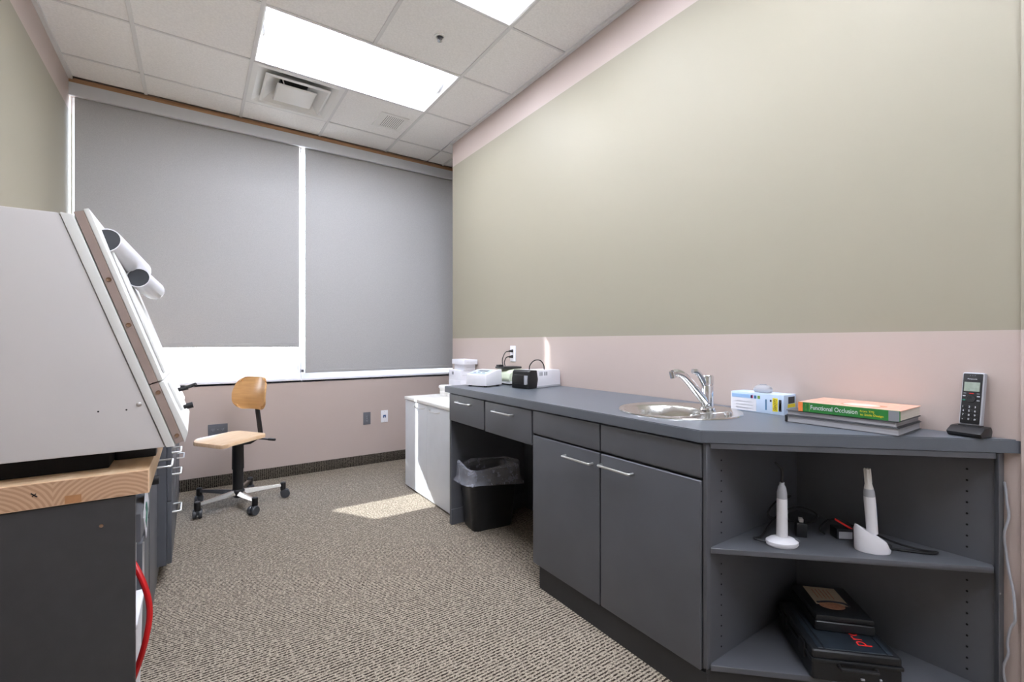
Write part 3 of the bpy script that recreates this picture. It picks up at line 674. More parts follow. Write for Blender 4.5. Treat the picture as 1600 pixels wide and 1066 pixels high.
bm = BM(); lathe(bm, [(.96, .0155), (.85, .024), (.5, .031), (.0, .033)], 24, Matrix.Diagonal((.024, .036, 1, 1))); link('shell', bm, 'gadget', t)
bm = BM(); bx(bm, -.006, .006, -.012, .012, .031, .034, .001, 1); link('button', bm, 'mgrey', t)

# books
def book(name, label, x0, x1, y0, y1, z0, z1, cov, pages, rz, spine=None):
    cx, cy = (x0+x1)/2, (y0+y1)/2
    t = thing(name, label, 'book', (cx, cy, z0), rz); a, b, h = (x1-x0)/2, (y1-y0)/2, z1-z0
    bm = BM(); bx(bm, -a+.003, a-.004, -b+.004, b-.004, .0022, h-.0022, .0005, 1); link('pages', bm, pages, t)
    bm = BM(); bx(bm, -a, a, -b, b, .0002, .0022, .0006, 1); link('back_cover', bm, cov, t)
    bm = BM(); bx(bm, -a, a, -b, b, h-.0022, h, .0006, 1); link('front_cover', bm, cov, t)
    return t, a, b, h
t, a, b, h = book('grey_book', 'thick grey book at the bottom of the stack near the phone', 1.733, 1.948, .478, .800, HC+.0005, HC+.025, 'cover', 'greypage', .012)
bm = BM(); bx(bm, -a-.0008, -a+.004, b-.006, b+.002, .001, h, .001, 1); link('black_edge', bm, 'dark', t)
t, a, b, h = book('grey_book', 'thin grey book in the middle of the stack, under the green book', 1.735, 1.946, .482, .798, HC+.0255, HC+.043, 'cover', 'greypage', .0)
t = thing('green_book', 'green-spined hardback with a peach cover on top of the book stack', 'book', (1.838, .618, HC+.0435), .018)
a, b, h = .104, .140, .033
bm = BM(); bx(bm, -a+.004, a-.003, -b+.003, b-.003, .002, h-.002, .0005, 1); link('pages', bm, 'paper', t)
bm = BM(); bx(bm, -a, a, -b, b, 0.0002, .0022, .0006, 1); link('back_cover', bm, 'cover', t)
bm = BM(); bx(bm, -a, a, -b, b, h-.0022, h, .0006, 1); o = link('front_cover', bm, 'peach', t)
bm = BM(); lathe(bm, [(1, 0), (1, .0006)], 28, Matrix.Translation((-.03, -.02, h)) @ Matrix.Diagonal((.035, .05, 1, 1))); link('cover_print', bm, 'paper', o)
bm = BM(); lathe(bm, [(1, 0), (1, .0004)], 28, Matrix.Translation((-.03, -.025, h)) @ Matrix.Diagonal((.042, .064, 1, 1))); link('cover_oval', bm, 'skin', o)  # larger tan oval around the pale cover print
bm = BM(); bx(bm, -a-.0008, -a+.003, -b, b, .0002, h, .0008, 1); sp = link('spine', bm, 'bookg', t); sp['label'] = 'green spine with white lettering'
def spq(y, w_, z, hh, mm, nm): bm = BM(); quad(bm, (-a-.0009, y, z), F, U, w_, hh, .0005); return link(nm, bm, mm, sp)
spq(b, .014, .0006, h-.001, 'orange', 'spine_end'); spq(b-.018, .012, .001, h-.002, 'bookg', 'spine_block'); spq(b-.034, .0012, .003, h-.006, 'lime', 'spine_rule'); spq(-b+.028, .026, .001, h-.002, 'mgrey', 'spine_tip')
text('title', 'Functional Occlusion', 'card', sp, (-a-.0012, b-.039, .0105), F, U, .134, .0145, world=False)
text('subtitle', 'From TMJ', 'yellow', sp, (-a-.0012, b-.180, .0175), F, U, .036, .0075, world=False)
text('subtitle', 'to Smile Design', 'yellow', sp, (-a-.0012, b-.180, .0065), F, U, .060, .0085, world=False)
spq(b-.0225, .004, .005, h-.011, 'lime', 'spine_print')

# cordless phone in its charger
ph = (1.925, .362, HC); pr = math.radians(-90-12)      # local -y faces the camera
ang = math.atan2(-ph[1], -ph[0])+PI/2-math.radians(22)
t = thing('charging_cradle', 'black charging cradle under the cordless phone at the worktop end', 'charger', ph, ang)
bm = BM(); prism(bm, [(-.030, .0005), (.026, .0005), (.032, .018), (.024, .032), (-.012, .030), (-.040, .014)], -.041, .041, 'x', .005, 2); link('body', bm, 'dark', t)
bm = BM(); bx(bm, -.0255, .0255, -.006, .021, .0265, .0335, .003); link('cup', bm, 'rubber', t)
t = thing('cordless_phone', 'black cordless phone handset with silver sides standing in its charger', 'phone', (ph[0], ph[1], HC+.033), ang)
mt = Matrix.Translation((0, .002, 0)) @ Matrix.Rotation(math.radians(-9), 4, 'X') @ Matrix.Diagonal((1.10, 1.0, 1.08, 1))
W2, HT = .0235, .148
bm = BM(); bx(bm, -W2, W2, -.004, .016, .0, HT, .006, 3, mt); link('shell', bm, 'lgrey', t)
bm = BM(); bx(bm, -W2+.0025, W2-.0025, -.0062, .002, .003, HT-.003, .004, 2, mt); face = link('face', bm, 'dark', t)
def ft(nm, s, x, z, w_, hh, mm='card'):
    o_ = mt @ Vector((x, -.0066, z)); X = mt.to_3x3() @ Vector((1, 0, 0)); Z = mt.to_3x3() @ Vector((0, 0, 1)); return text(nm, s, mm, face, o_, X, Z, w_*1.1 if w_ else None, hh*1.08, world=False)
def fq(nm, x, z, w_, hh, mm):
    bm = BM(); bx(bm, x, x+w_, -.0075, -.005, z, z+hh, .0006, 1, mt); return link(nm, bm, mm, face)
fq('screen', -.0165, .094, .033, .026, 'lcd'); ft('brand_lettering', 'Panasonic', -.010, .1275, .020, .003)
fq('soft_key', -.017, .087, .006, .0022, 'mgrey'); fq('soft_key', .011, .087, .006, .0022, 'mgrey'); fq('middle_key', -.005, .087, .010, .0022, 'redp')
bm = BM(); lathe(bm, [(.0105, 0), (.0095, .0022), (.004, .0022), (.003, .0012), (0, .0012)], 20, mt @ Matrix.Translation((0, -.006, .073)) @ Matrix.Rotation(PI/2, 4, 'X')); link('navigation_key', bm, 'rubber', face)
fq('talk_key', -.018, .067, .006, .004, 'tealp'); fq('off_key', .012, .067, .006, .004, 'mgrey'); fq('corner_key', -.018, .079, .006, .003, 'lgrey'); fq('corner_key', .012, .079, .006, .003, 'lgrey')
for k, s in enumerate('123456789*0#'):
    c_, r_ = k % 3, k//3; x = -.0155+c_*.0125; z = .048-r_*.0115
    fq('key', x-.001, z-.0015, .0085, .008, 'rubber'); o_ = ft('digit', s, x, z, None if s not in '*' else None, .0052 if s != '*' else .003)
    o_.location = mt.to_3x3() @ Vector((0, -.0012, 0))
ft('earpiece', '- - -', -.006, .138, .012, .001, 'mgrey')

# ------------------------------------------------------------------ things on the corner shelves
def blob_cable(name, label, pts, r=.0026, m='rubber', n=6): bm = BM(); tube(bm, pts, r, 6, n); return tag(link(name, bm, m), label, 'cable')
SZ = .5115
def oval_base(bm, prof, sx_, sy_, m_): lathe(bm, [(r, z) for r, z in prof], 36, m_ @ Matrix.Diagonal((sx_, sy_, 1, 1)))
c1 = Vector((1.570, .735, SZ)); along = Vector((.7, -.71, 0))
ra = math.atan2(along.y, along.x)
m1 = Matrix.Translation(c1) @ Matrix.Rotation(ra+.15, 4, 'Z')
t = thing('light_stand', 'low oval white charging stand on the left of the shelf', 'charger', c1)
bm = BM(); oval_base(bm, [(.92, .0005), (1, .006), (.98, .015), (.75, .023), (.45, .028), (.0, .029)], .050, .036, m1); link('base', bm, 'whitep', t, True)
bm = BM(); bx(bm, .026, .043, -.010, .010, .016, .0245, .002, 2, m1 @ Matrix.Rotation(.30, 4, 'Y') @ Matrix.Translation((.003, 0, .009))); link('button', bm, 'slate', t, True)
t = thing('curing_light', 'white dental curing light with a bent black tip on the left of the shelf', 'dental tool', c1+Vector((0, 0, .029)))
bm = BM(); lathe(bm, [(.0165, .0295), (.0155, .145), (.0150, .152)], 20, m1); link('handle', bm, 'whitep', t, True)
bm = BM(); lathe(bm, [(.0152, .1522), (.0150, .170), (.0115, .188), (.0075, .196), (.0072, .203)], 20, m1); link('collar', bm, 'lgrey', t, True)
bm = BM(); tube(bm, [c1+Vector((0, 0, .203)), c1+Vector((0, 0, .235)), c1+Vector((-.001, .001, .247)), c1+Vector((-.009, .009, .259)), c1+Vector((-.016, .016, .268))], .0042, 10); link('light_tip', bm, 'dark', t, True)

c2 = Vector((1.762, .553, SZ)); m2 = Matrix.Translation(c2) @ Matrix.Rotation(ra-.1, 4, 'Z')
t = thing('light_stand', 'tall slanted white charging stand on the right of the shelf', 'charger', c2)
bm = BM(); tt = bmesh.new(); N = 32; rings = []
for f, (s, zl, zh) in enumerate(((1.0, .0005, .0005), (1.03, .008, .008), (.93, .030, .068), (.86, .034, .080), (.70, .034, .078), (.62, .026, .062))):
    rings.append([tt.verts.new((.047*s*math.cos(2*PI*k/N)-(.0 if f < 2 else .006), .031*s*math.sin(2*PI*k/N), (zl+zh)/2-(zh-zl)/2*math.cos(2*PI*k/N))) for k in range(N)])
for a_, b_ in zip(rings, rings[1:]):
    for k in range(N): tt.faces.new((a_[k], a_[(k+1) % N], b_[(k+1) % N], b_[k]))
tt.faces.new(rings[0][::-1]); tt.faces.new(rings[-1]); bmesh.ops.recalc_face_normals(tt, faces=tt.faces); merge(bm, tt, m2); link('base', bm, 'whitep', t, True, angle=60)
bm = BM(); bx(bm, .040, .050, -.009, .009, .012, .026, .003, 2, m2); link('button', bm, 'dark', t, True)
t = thing('curing_light', 'white dental curing light with a ribbed pale tip on the right of the shelf', 'dental tool', c2+Vector((0, 0, .06)))
m2b = m2 @ Matrix.Translation((.004, 0, 0)) @ Matrix.Rotation(math.radians(-4), 4, 'Y')
bm = BM(); lathe(bm, [(.0150, .056), (.0155, .16), (.0150, .172)], 20, m2b); link('handle', bm, 'whitep', t, True)
bm = BM(); bx(bm, .009, .0165, -.004, .004, .108, .152, .001, 1, m2b); link('logo_strip', bm, 'ledblue', t, True)
bm = BM(); lathe(bm, [(.0150, .1722), (.0148, .185), (.0125, .196)], 20, m2b); link('collar', bm, 'lgrey', t, True)
bm = BM(); lathe(bm, [(.0125, .196), (.009, .214), (.0078, .230), (.0072, .258)], 16, m2b)
for k in range(6): rod(bm, m2b @ Vector((.008*math.cos(k*PI/3), .008*math.sin(k*PI/3), .214)), m2b @ Vector((.0078*math.cos(k*PI/3), .0078*math.sin(k*PI/3), .259)), .0022, 6)
link('light_tip', bm, 'offwhite', t, True)

t = thing('wall_adapter', 'black wall adapter at the back of the shelf behind the left curing light', 'adapter', (1.70, .735, SZ), .6)
bm = BM(); bx(bm, -.02, .02, -.016, .016, .0005, .048, .004); link('body', bm, 'case', t)
bm = BM(); bx(bm, -.009, -.006, -.006, .006, .048, .060); bx(bm, .006, .009, -.006, .006, .048, .060); link('prongs', bm, 'nickel', t)
blob_cable('adapter_cable', 'coiled black cable behind the left curing light', [(1.535, .765, SZ+.006), (1.52, .80, SZ+.012), (1.57, .80, SZ+.008), (1.65, .81, SZ+.03), (1.72, .80, SZ+.06), (1.78, .77, SZ+.07), (1.81, .73, SZ+.05), (1.78, .74, SZ+.025), (1.70, .79, SZ+.035), (1.64, .815, SZ+.06), (1.70, .81, SZ+.10), (1.75, .79, SZ+.11), (1.70, .80, SZ+.09), (1.72, .785, SZ+.03)], .003)
t = thing('wall_adapter', 'black wall adapter with a red tag and grey label left of the tall stand', 'adapter', (1.800, .648, SZ), -.7)
bm = BM(); bx(bm, -.03, .03, -.022, .022, .0005, .036, .004); link('body', bm, 'case', t)
bm = BM(); bx(bm, -.024, .018, -.0226, -.0215, .004, .027); link('grey_label', bm, 'lgrey', t)
bm = BM(); bx(bm, -.035, .035, -.006, .004, 0, .006, .001, 1, Matrix.Translation((-.002, -.012, .044)) @ Matrix.Rotation(.55, 4, 'Y')); link('red_tag', bm, 'redp', t)
blob_cable('adapter_cable', 'coiled black cable behind the tall white stand', [(1.79, .59, SZ+.02), (1.83, .62, SZ+.03), (1.87, .60, SZ+.02), (1.86, .52, SZ+.012), (1.88, .46, SZ+.006), (1.90, .43, SZ+.006), (1.875, .44, SZ+.005), (1.83, .50, SZ+.005), (1.79, .56, SZ+.006)], .0035)
blob_cable('adapter_cable', 'thin black cable looped around the red-tagged adapter', [(1.77, .69, SZ+.004), (1.755, .70, SZ+.02), (1.79, .69, SZ+.045), (1.83, .67, SZ+.045), (1.85, .63, SZ+.03), (1.845, .615, SZ+.004)], .003)

# tool cases on the bottom shelf
CB = .1375; rc = math.radians(-45)
t = thing('tool_case', 'large black plastic tool case with red lettering on the bottom shelf', 'case', (1.735, .648, CB), rc)
def case(t, hx, hy, h0, h1, inset):
    bm = BM(); bx(bm, -hx, hx, -hy, hy, .001, h0, .010, 3); link('lower_shell', bm, 'case', t)
    bm = BM(); bx(bm, -hx-.003, hx+.003, -hy-.003, hy+.003, h0-.006, h0+.006, .004, 2); link('rim', bm, 'case', t)
    bm = BM(); bx(bm, -hx, hx, -hy, hy, h0+.004, h1, .010, 3); link('lid', bm, 'case', t)
case(t, .122, .134, .062, .094, .01)
bm = BM(); bx(bm, -.082, .084, -.126, .126, .0935, .0965, .001, 1); link('lid_panel', bm, 'caseb', t)
for s in (-1, 1):
    bm = BM(); bx(bm, s*.088-.014*(s < 0), s*.088+.014*(s > 0)+0, -.124, .124, .0935, .0960, .001, 1); link('lid_band', bm, 'caseb', t)
for y in (-.07, .07):
    bm = BM(); bx(bm, -.128, -.122, y-.02, y+.02, .040, .085, .002); link('latch', bm, 'dark', t)
bm = BM(); tube(bm, [(-.05, -.137, .055), (-.05, -.150, .052), (.05, -.150, .052), (.05, -.137, .055)], .006, 8, 1); link('carry_handle', bm, 'dark', t)
text('lettering', 'prou', 'redp', t, (.063, -.095, .0966), (0, 1, 0), (-1, 0, 0), .105, .040, world=False)
bm = BM(); bx(bm, .01, .02, -.1385, -.134, .018, .022); bx(bm, .06, .066, -.1385, -.134, .022, .026); link('rivet', bm, 'lgrey', t)
t = thing('tool_case', 'smaller black plastic case with a cream label, lying on the large case', 'case', (1.790, .680, CB+.0968), rc-.03)
bm = BM(); bx(bm, -.086, .086, -.100, .100, .0005, .032, .007, 3); link('lower_shell', bm, 'case', t)
bm = BM(); prism(bm, [(-.086, .034), (.086, .034), (.082, .052), (-.082, .052)], -.100, .100, 'y', .005, 2); link('lid', bm, 'case', t)
bm = BM(); bx(bm, -.055, .045, -.03, .085, .052, .0527); lb = link('cream_label', bm, 'cream', t)
bm = BM(); lathe(bm, [(1, 0), (1, .0008)], 20, Matrix.Translation((-.01, -.036, .0526)) @ Matrix.Diagonal((.038, .022, 1, 1))); link('photo_print', bm, 'skin', lb)
bm = BM()
for k in range(5): bx(bm, -.035+.012*k, -.031+.012*k, .01, .07, .0526, .053)
link('print_lines', bm, 'skin', lb)
bm = BM(); tube(bm, [(-.05, -.022, .053), (-.01, -.012, .053), (.03, -.014, .053), (.045, -.03, .053)], .004, 6); link('dark_print', bm, 'ink', lb)

# white cord down the wall end
bm = BM(); tube(bm, [(1.958, 0.295, .76), (1.957, 0.292, .74), (1.955, 0.289, .70), (1.956, 0.285, .66), (1.950, 0.294, .61), (1.954, 0.291, .56), (1.953, 0.284, .50), (1.953, 0.275, .44), (1.950, 0.272, .385), (1.953, 0.273, .36), (1.954, 0.282, .335), (1.956, 0.288, .29), (1.954, 0.286, .26), (1.953, 0.296, .215), (1.951, 0.291, .17), (1.953, 0.281, .12), (1.953, 0.277, .02)], .0032, 8)
tag(link('phone_cord', bm, 'lgrey'), 'thin wavy pale grey cord hanging down the wall beside the shelf unit', 'cable')

# ------------------------------------------------------------------ waste bin
t = thing('waste_bin', 'black rectangular waste bin with a clear liner under the desk', 'bin', (1.555, 2.530, 0), math.radians(-7))
def rrect(hx, hy, r, z, n=6):
    out = []
    for cx, cy, a0 in ((hx-r, hy-r, 0), (-hx+r, hy-r, PI/2), (-hx+r, -hy+r, PI), (hx-r, -hy+r, 1.5*PI)):
        for k in range(n+1): a_ = a0+k/n*PI/2; out.append((cx+r*math.cos(a_), cy+r*math.sin(a_), z))
    return out
def skin_loops(loops, cap=True, flip=False):
    t_ = bmesh.new(); R = [[t_.verts.new(p) for p in L] for L in loops]; n = len(R[0])
    for a_, b_ in zip(R, R[1:]):
        for k in range(n): t_.faces.new((a_[k], a_[(k+1) % n], b_[(k+1) % n], b_[k]))
    if cap: t_.faces.new(R[0][::-1])
    return t_
tt = skin_loops([rrect(.135, .085, .035, .001), rrect(.138, .088, .035, .01), rrect(.168, .112, .04, .372), rrect(.173, .117, .04, .374), rrect(.173, .117, .04, .384), rrect(.165, .109, .04, .384), rrect(.134, .084, .035, .012)])
tt.faces.new([v for v in tt.verts[-28:]]); bmesh.ops.recalc_face_normals(tt, faces=tt.faces); link('body', tt, 'case', t)
random.seed(3)
def wob(L, a_, zz): return [(x*(1+random.uniform(-a_, a_)), y*(1+random.uniform(-a_, a_)), z+random.uniform(-zz, zz)) for x, y, z in L]
def wave(L, amp, k, ph): return [(x, y, z+amp*math.sin(k*math.atan2(y*1.4, x)+ph)) for x, y, z in L]
tt = skin_loops([wob(wave(rrect(.205, .148, .05, .292), .010, 2, .4), .03, .006), wob(rrect(.186, .128, .045, .312), .015, .004), wob(rrect(.181, .124, .042, .345), .01, .004), wob(wave(rrect(.180, .124, .042, .392), .018, 2, 2.2), .008, .003), wob(wave(rrect(.172, .116, .04, .400), .018, 2, 2.2), .01, .004), wob(rrect(.158, .104, .04, .37), .03, .01), wob(rrect(.148, .096, .04, .30), .08, .02), wob(rrect(.13, .08, .035, .12), .10, .02)], cap=False)
bmesh.ops.recalc_face_normals(tt, faces=tt.faces); link('liner', tt, 'film', t, angle=80)

# ------------------------------------------------------------------ wooden swivel chair
F_ang = math.radians(180+34)      # seat faces this way
t = thing('swivel_chair', 'wooden swivel work chair with a curved beech back on a five-star castor base', 'chair', (.254, 3.849, 0), F_ang)
# local +x = facing direction, y = left
bm = BM(); tt = bmesh.new()
prof = rrect(.172, .175, .05, 0, 5)
R = []
for z, s in ((.482, .97), (.480, 1.0), (.500, 1.0), (.504, .985)):
    L = []
    for x, y, _ in prof:
        drop = -.020*max(0, (x-.06)/.11)**2
        L.append(tt.verts.new((x*s+.052, y*s*(1-.10*max(0, -x)/.17), z+drop)))
    R.append(L)
for a_, b_ in zip(R, R[1:]):
    for k in range(len(a_)): tt.faces.new((a_[k], a_[(k+1) % len(a_)], b_[(k+1) % len(a_)], b_[k]))
tt.faces.new(R[0][::-1]); tt.faces.new(R[-1]); bmesh.ops.recalc_face_normals(tt, faces=tt.faces); merge(bm, tt); link('seat', bm, 'beech_lit', t, angle=40)
# curved plywood backrest
tt = bmesh.new(); NU, NV = 20, 16; grid = {}
for sgn in (0, 1):
    for i in range(NU+1):
        for j in range(NV+1):
            u = math.sin((i/NU*2-1)*PI/2); v = math.sin((j/NV*2-1)*PI/2)
            hw = .166*(1-.10*max(0, v)); hh = .120
            e = math.sqrt(max(0, 1-max(0, (abs(u)-.70)/.30)**2)); f_ = math.sqrt(max(0, 1-max(0, (abs(v)-.62)/.38)**2))
            y = u*hw*(.74+.26*f_); z = .793+v*hh*(.72+.28*e)
            x = -.142+.050*u*u-.018*(v*v)-.014*v + sgn*.013
            grid[sgn, i, j] = tt.verts.new((x, y, z))
for sgn in (0, 1):
    for i in range(NU):
        for j in range(NV):
            q_ = [grid[sgn, i, j], grid[sgn, i+1, j], grid[sgn, i+1, j+1], grid[sgn, i, j+1]]; tt.faces.new(q_ if sgn else q_[::-1])
edge = [(i, 0) for i in range(NU)]+[(NU, j) for j in range(NV)]+[(i, NV) for i in range(NU, 0, -1)]+[(0, j) for j in range(NV, 0, -1)]
for k in range(len(edge)):
    a_, b_ = edge[k], edge[(k+1) % len(edge)]; tt.faces.new((grid[0, a_[0], a_[1]], grid[0, b_[0], b_[1]], grid[1, b_[0], b_[1]], grid[1, a_[0], a_[1]]))
bmesh.ops.recalc_face_normals(tt, faces=tt.faces); br = link('backrest', tt, 'beech', t, angle=60)
bm = BM(); prism(bm, [(-.166, .84), (-.148, .84), (-.152, .66), (-.178, .48), (-.165, .458), (-.05, .458), (-.05, .444), (-.18, .444), (-.196, .47), (-.168, .66)], -.017, .017, 'y', .002, 2); link('back_post', bm, 'dark', t)
bm = BM(); prism(bm, [(-.13, .479), (.14, .479), (.11, .458), (.035, .436), (-.06, .430), (-.13, .455)], -.055, .055, 'y', .004, 2); link('tilt_mechanism', bm, 'dark', t)
bm = BM(); rod(bm, (-.10, .03, .462), (-.13, .175, .458), .006, 8); rod(bm, (-.127, .15, .4585), (-.135, .205, .458), .009, 10); link('tilt_lever', bm, 'dark', t)
bm = BM(); rod(bm, (.06, -.03, .460), (.13, -.14, .455), .006, 8); rod(bm, (.12, -.125, .4555), (.145, -.165, .454), .008, 10); link('height_lever', bm, 'dark', t)
bm = BM(); lathe(bm, [(.034, .10), (.034, .27)], 24); link('gas_lift_cover', bm, 'dark', t)
bm = BM(); lathe(bm, [(.039, .262), (.037, .43), (.045, .442)], 24); link('column', bm, 'dark', t)
bm = BM(); lathe(bm, [(.022, .055), (.04, .07), (.046, .105), (.038, .115)], 24); link('hub', bm, 'dark', t)
for k in range(5):
    a_ = math.radians(214+72*k)-F_ang
    m_ = Matrix.Rotation(a_, 4, 'Z')
    bm = BM(); tt = bmesh.new()
    for q_ in [(.035, .024, .078, .112), (.292, .013, .088, .106)]:
        x, hw, z0, z1 = q_
        [tt.verts.new(p) for p in ((x, -hw, z0), (x, hw, z0), (x, hw*.55, z1), (x, -hw*.55, z1))]
    tt.verts.ensure_lookup_table(); v = tt.verts
    for f_ in ((3, 2, 1, 0), (4, 5, 6, 7), (0, 1, 5, 4), (1, 2, 6, 5), (2, 3, 7, 6), (3, 0, 4, 7)): tt.faces.new([v[i] for i in f_])
    bmesh.ops.recalc_face_normals(tt, faces=tt.faces); bmesh.ops.bevel(tt, geom=tt.edges[:], offset=.003, segments=2, affect='EDGES')
    merge(bm, tt, m_); leg = link('leg', bm, 'steel', t)
    bm = BM(); p0 = m_ @ Vector((.292, 0, 0)); lathe(bm, [(.017, .058), (.019, .062), (.019, .112), (.014, .117)], 16, Matrix.Translation(p0)); link('castor_stem', bm, 'dark', leg)
    sw = Matrix.Translation(p0) @ Matrix.Rotation(a_+.9+k*1.1, 4, 'Z')
    bm = BM()
    for s in (-1, 1): lathe(bm, [(.012, -.011), (.030, -.010), (.032, -.005), (.032, .006), (.028, .011)], 20, sw @ Matrix.Translation((-.014, s*.016, .032)) @ Matrix.Rotation(PI/2, 4, 'X'))
    bx(bm, -.03, .014, -.006, .006, .025, .06, .004, 2, sw); link('castor', bm, 'castor', leg)

# ------------------------------------------------------------------ left-hand bench
Y0 = 1.637
t = thing('workbench', 'bench with a thick butcher-block top and a charcoal end panel, front left', 'workbench', (-.43, 2.4, 0))
bm = BM(); bx(bm, XL+.004, -.105, Y0+.0015, 4.10, .748, .815, .004, 2); tp = link('top', bm, 'butcher', t, True); tp['label'] = 'pale thick butcher-block top'
bm = BM(); bx(bm, XL+.006, -.109, Y0-.0005, Y0+.002, .751, .812); link('end_grain', bm, 'endgrain', tp, True)
bm = BM(); bx(bm, -.278, -.246, Y0-.0012, Y0+.001, .751, .772); link('grain_inset', bm, 'knot', tp, True)
bm = BM(); bx(bm, -.008, .008, -.0012, .0, -.0012, .0012, mtx=Matrix.Translation((-.334, Y0-.0004, .785)) @ Matrix.Rotation(.75, 4, 'Y')); bx(bm, -.005, .005, -.0012, 0, -.001, .001, mtx=Matrix.Translation((-.334, Y0-.0004, .785)) @ Matrix.Rotation(-.75, 4, 'Y')); link('split_mark', bm, 'void', tp, True)
bm = BM(); bx(bm, XL+.004, -.137, Y0+.006, Y0+.026, .0, .747, .0015, 1); pn = link('end_panel', bm, 'panel', t, True)
bm = BM(); lathe(bm, [(.0048, 0), (.0042, .0018), (.002, .0012), (0, .0012)], 12, axis_m((-.2076, Y0+.006, .677), (0, -1, 0))); link('screw', bm, 'brass', pn, True)

def drawer_unit(name, label, x1, y0, y1, zb, zt, cols, hstand=.045):
    t = thing(name, label, 'cabinet', ((XL+x1)/2, (y0+y1)/2, 0))
    bm = BM(); bx(bm, XL+.006, x1-.02, y0+.002, y1-.002, zb, zt, .001, 1); bx(bm, XL+.006, x1-.06, y0+.004, y1-.004, 0, zb); link('carcass', bm, 'lam', t, True)
    for (a_, b_, za, zb_, hz) in cols:
        bm = BM(); bx(bm, x1-.019, x1, a_, b_, za, zb_, .002, 2); d_ = link('drawer' if zb_-za < .4 else 'door', bm, 'lam', t, True)
        if hz:
            m_ = (a_+b_)/2; bm = BM(); handle_bm(bm, (x1-.001, hz[0], hz[2]), (x1-.001, hz[1], hz[2]), (hstand, 0, 0), .0045); link('handle', bm, 'nickel', d_, True)
drawer_unit('drawer_cabinet', 'dark grey drawer cabinet with three bow handles under the bench, second from the window wall', -.094, 2.78, 3.42, .09, .744,
            [(2.785, 3.415, .570, .740, (2.975, 2.835, .622)), (2.785, 3.415, .40, .566, (2.975, 2.835, .514)), (2.785, 3.415, .095, .396, (2.965, 2.825, .331))], .036)
drawer_unit('drawer_cabinet', 'dark grey drawer cabinet under the bench, nearest the window wall', -.094, 3.44, 4.08, .09, .744,
            [(3.445, 4.075, .50, .740, None), (3.445, 4.075, .095, .496, (3.68, 3.54, .449))], .036)
drawer_unit('drawer_cabinet', 'dark grey cabinet under the bench between the grey machine and the three-handled drawers', -.150, 2.34, 2.77, .02, .744,
            [(2.345, 2.765, .585, .740, (2.52, 2.38, .655)), (2.345, 2.765, .03, .58, None)], .070)
# grey extraction machine in the knee space
t = thing('dust_extractor', 'light grey metal extraction machine with a green warning sticker under the bench', 'machine', (-.42, 2.15, 0))
bm = BM(); bx(bm, XL+.03, -.165, 1.98, 2.32, .03, .50, .004, 2); link('body', bm, 'lgrey', t, True)
bm = BM(); bx(bm, XL+.03, -.148, 1.96, 2.33, .505, .60, .006, 2); hd = link('head', bm, 'slate', t, True)
bm = BM(); bx(bm, -.167, -.150, 2.02, 2.30, .06, .48, .004, 2); link('access_door', bm, 'lam', t, True)
bm = BM(); bx(bm, -.150, -.145, 2.025, 2.038, .30, .48, .001, 1); link('hinge', bm, 'nickel', t, True)
bm = BM(); m_ = Matrix.Translation((-.1475, 2.14, .562)) @ Matrix.Rotation(PI/4, 4, 'X'); bx(bm, -.001, .0012, -.075, .075, -.075, .075, 0, 1, m_); st = link('sticker', bm, 'card', hd, True)
bm = BM(); m_ = Matrix.Translation((-.1465, 2.14, .555)) @ Matrix.Rotation(PI/4, 4, 'X'); bx(bm, -.0005, .0012, -.045, .030, -.040, .012, 0, 1, m_); bx(bm, -.0005, .0012, -.012, .012, .012, .045, 0, 1, m_); link('sticker_symbol', bm, 'tealp', st, True)
bm = BM(); rod(bm, (-.150, 2.30, .625), (-.118, 2.30, .625), .018, 16); bx(bm, XL+.05, -.20, 2.02, 2.32, .60, .66, .003); link('knob', bm, 'dark', t, True)
t = thing('plastic_tub', 'white plastic tub on the floor just behind the bench end panel', 'tub', (-.35, 1.83, 0))
bm = BM(); prism(bm, [(-.36, .002), (-.150, .002), (-.142, .335), (-.38, .335)], 1.72, 1.95, 'y', .012, 3); link('body', bm, 'whitep', t, True)
bm = BM(); bx(bm, -.385, -.138, 1.715, 1.955, .336, .352, .005, 2); link('lid', bm, 'whitep', t, True)
bm = BM(); tube(bm, [(-.24, 1.92, .60), (-.19, 1.80, .57), (-.150, 1.74, .525), (-.120, 1.71, .455), (-.109, 1.70, .385), (-.118, 1.69, .31), (-.140, 1.70, .225), (-.175, 1.705, .12), (-.19, 1.71, .006)], .0078, 10)
tag(link('red_hose', bm, 'red'), 'red rubber hose curving out from behind the bench end panel', 'hose')

# big white blasting enclosure on the bench
t = thing('blasting_enclosure', 'large white blasting cabinet with a slanted door standing on the wooden bench', 'machine', (-.40, 1.88, .815))
YE = 2.12
bm = BM(); prism(bm, [(XL+.02, .871), (XL+.02, 1.505), (-.288, 1.505), (-.070, .871)], Y0, YE, 'y', .006, 2); link('body', bm, 'boxside', t, True)
bm = BM(); prism(bm, [(-.288, 1.506), (-.262, 1.504), (-.0465, .872), (-.068, .871)], Y0-.004, YE, 'y', .003, 2); link('front_flange', bm, 'boxfront', t, True)
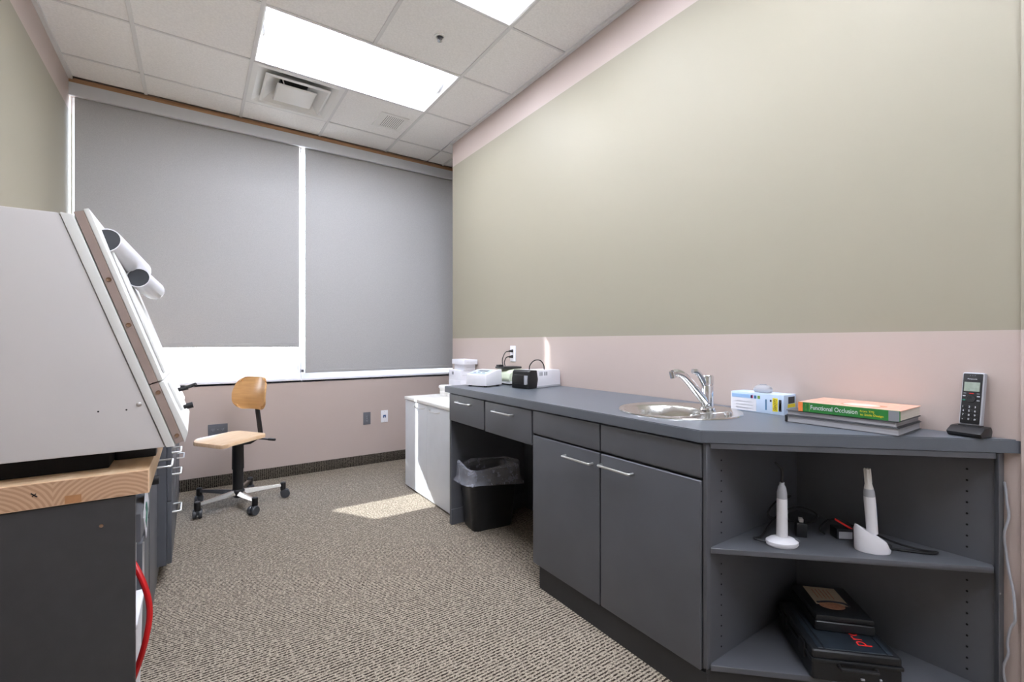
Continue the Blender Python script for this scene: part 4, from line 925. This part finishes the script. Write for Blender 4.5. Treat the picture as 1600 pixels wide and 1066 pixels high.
# sloped coordinates: s along the slope from top to bottom, n outward
top_p = Vector((-.262, 1.511)); bot_p = Vector((-.046, .875)); sl = (bot_p-top_p); L = sl.length; sl.normalize(); no = Vector((-sl.y, sl.x)); no = no if no.x > 0 else -no
def SP(s, n): p_ = top_p+sl*s+no*n; return (p_.x, p_.y)
SM = .484
bm = BM(); prism(bm, [SP(.0, .0), SP(.0, .021), SP(SM, .021), SP(SM, .0)], Y0+.002, YE, 'y', .0012, 1); d1 = link('side_rail', bm, 'strip', t, True)
bm = BM(); prism(bm, [SP(SM+.003, .0), SP(SM+.003, .021), SP(L-.002, .021), SP(L-.002, .0)], Y0+.002, YE, 'y', .0012, 1); d2 = link('side_rail', bm, 'strip', t, True)
bm = BM(); prism(bm, [SP(-.004, .0212), SP(-.004, .033), SP(SM, .033), SP(SM, .0212)], Y0+.001, YE+.01, 'y', .0025, 2); du = link('upper_door', bm, 'boxfront', t, True)
bm = BM(); prism(bm, [SP(SM+.004, .0212), SP(SM+.004, .033), SP(L-.022, .038), SP(L+.004, .0212)], Y0+.001, YE+.01, 'y', .0025, 2); dl = link('lower_door', bm, 'boxfront', t, True)
bm = BM(); prism(bm, [SP(.09, .034), SP(.09, .040), SP(SM-.013, .040), SP(SM-.013, .034)], Y0+.10, YE-.02, 'y', .002, 2); link('window_frame', bm, 'boxfront', du, True)
bm = BM(); prism(bm, [SP(SM+.016, .034), SP(SM+.016, .041), SP(L-.08, .043), SP(L-.08, .036)], Y0+.10, YE-.02, 'y', .002, 2); link('panel_frame', bm, 'boxfront', dl, True)
for (x, z), rail in zip(((-.193, 1.339), (-.150, 1.218), (-.083, 1.029), (-.039, .903)), (d1, d1, d2, d2)):
    bm = BM(); v2 = Vector((x, z))-top_p; s = v2.dot(sl); p_ = SP(s, .011)
    lathe(bm, [(.0062, 0), (.0055, .003), (.003, .002), (0, .002)], 14, axis_m((p_[0], Y0+.002, p_[1]), (0, -1, 0))); link('screw', bm, 'brass', rail, True)
# pipe sleeves on the door: open white tubes lying along the enclosure
def sleeve(a_, b_, r):
    bm = BM(); a_ = Vector(a_); b_ = Vector(b_); d_ = b_-a_
    lathe(bm, [(r*.93, .004), (r*.93, 0), (r, 0), (r, d_.length-.012), (r*.9, d_.length), (0, d_.length)], 28, axis_m(a_, d_), caps=False); sv = link('pipe_sleeve', bm, 'whitep', t, True)
    bm = BM(); lathe(bm, [(r*.93, .003), (r*.93, .006)], 28, axis_m(a_, d_)); link('sleeve_lining', bm, 'cover', sv, True)
sleeve((-.210, 1.74, 1.462), (-.153, 1.97, 1.404), .036); sleeve((-.148, 1.86, 1.374), (-.115, 2.01, 1.346), .031)
for px, py, pz, k in ((-.020, 1.93, 1.015, 0), (-.020, 1.93, .952, 1)):
    bm = BM(); rod(bm, (px-.05, py, pz-.012), (px, py, pz), .007, 10)
    if k == 0: tube(bm, [(px-.006, py+.01, pz), (px+.004, py-.01, pz+.004), (px+.022, py-.02, pz+.012)], .006, 8)
    else: rod(bm, (px-.004, py, pz-.001), (px+.014, py, pz+.003), .010, 12)
    link('clamp_lever' if k == 0 else 'clamp_knob', bm, 'dark', t, True)
bm = BM(); lathe(bm, [(.0062, 0), (.006, .002), (.003, .004), (0, .004)], 12, axis_m((-.128, Y0, .998), (0, -1, 0))); link('rivet', bm, 'nickel', t, True)
for x, z in ((-.213, .985), (-.155, .985)):
    bm = BM(); lathe(bm, [(.0022, 0), (.0022, .0008)], 10, axis_m((x, Y0, z), (0, -1, 0))); link('drill_hole', bm, 'void', t, True)
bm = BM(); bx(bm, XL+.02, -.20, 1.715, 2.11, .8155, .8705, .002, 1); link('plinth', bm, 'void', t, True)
for x in (-.150, ):
    for y in (1.84, 2.05):
        bm = BM(); bx(bm, x-.05, x+.05, y-.03, y+.03, .8155, .8715, .004); link('foot', bm, 'dark', t, True)
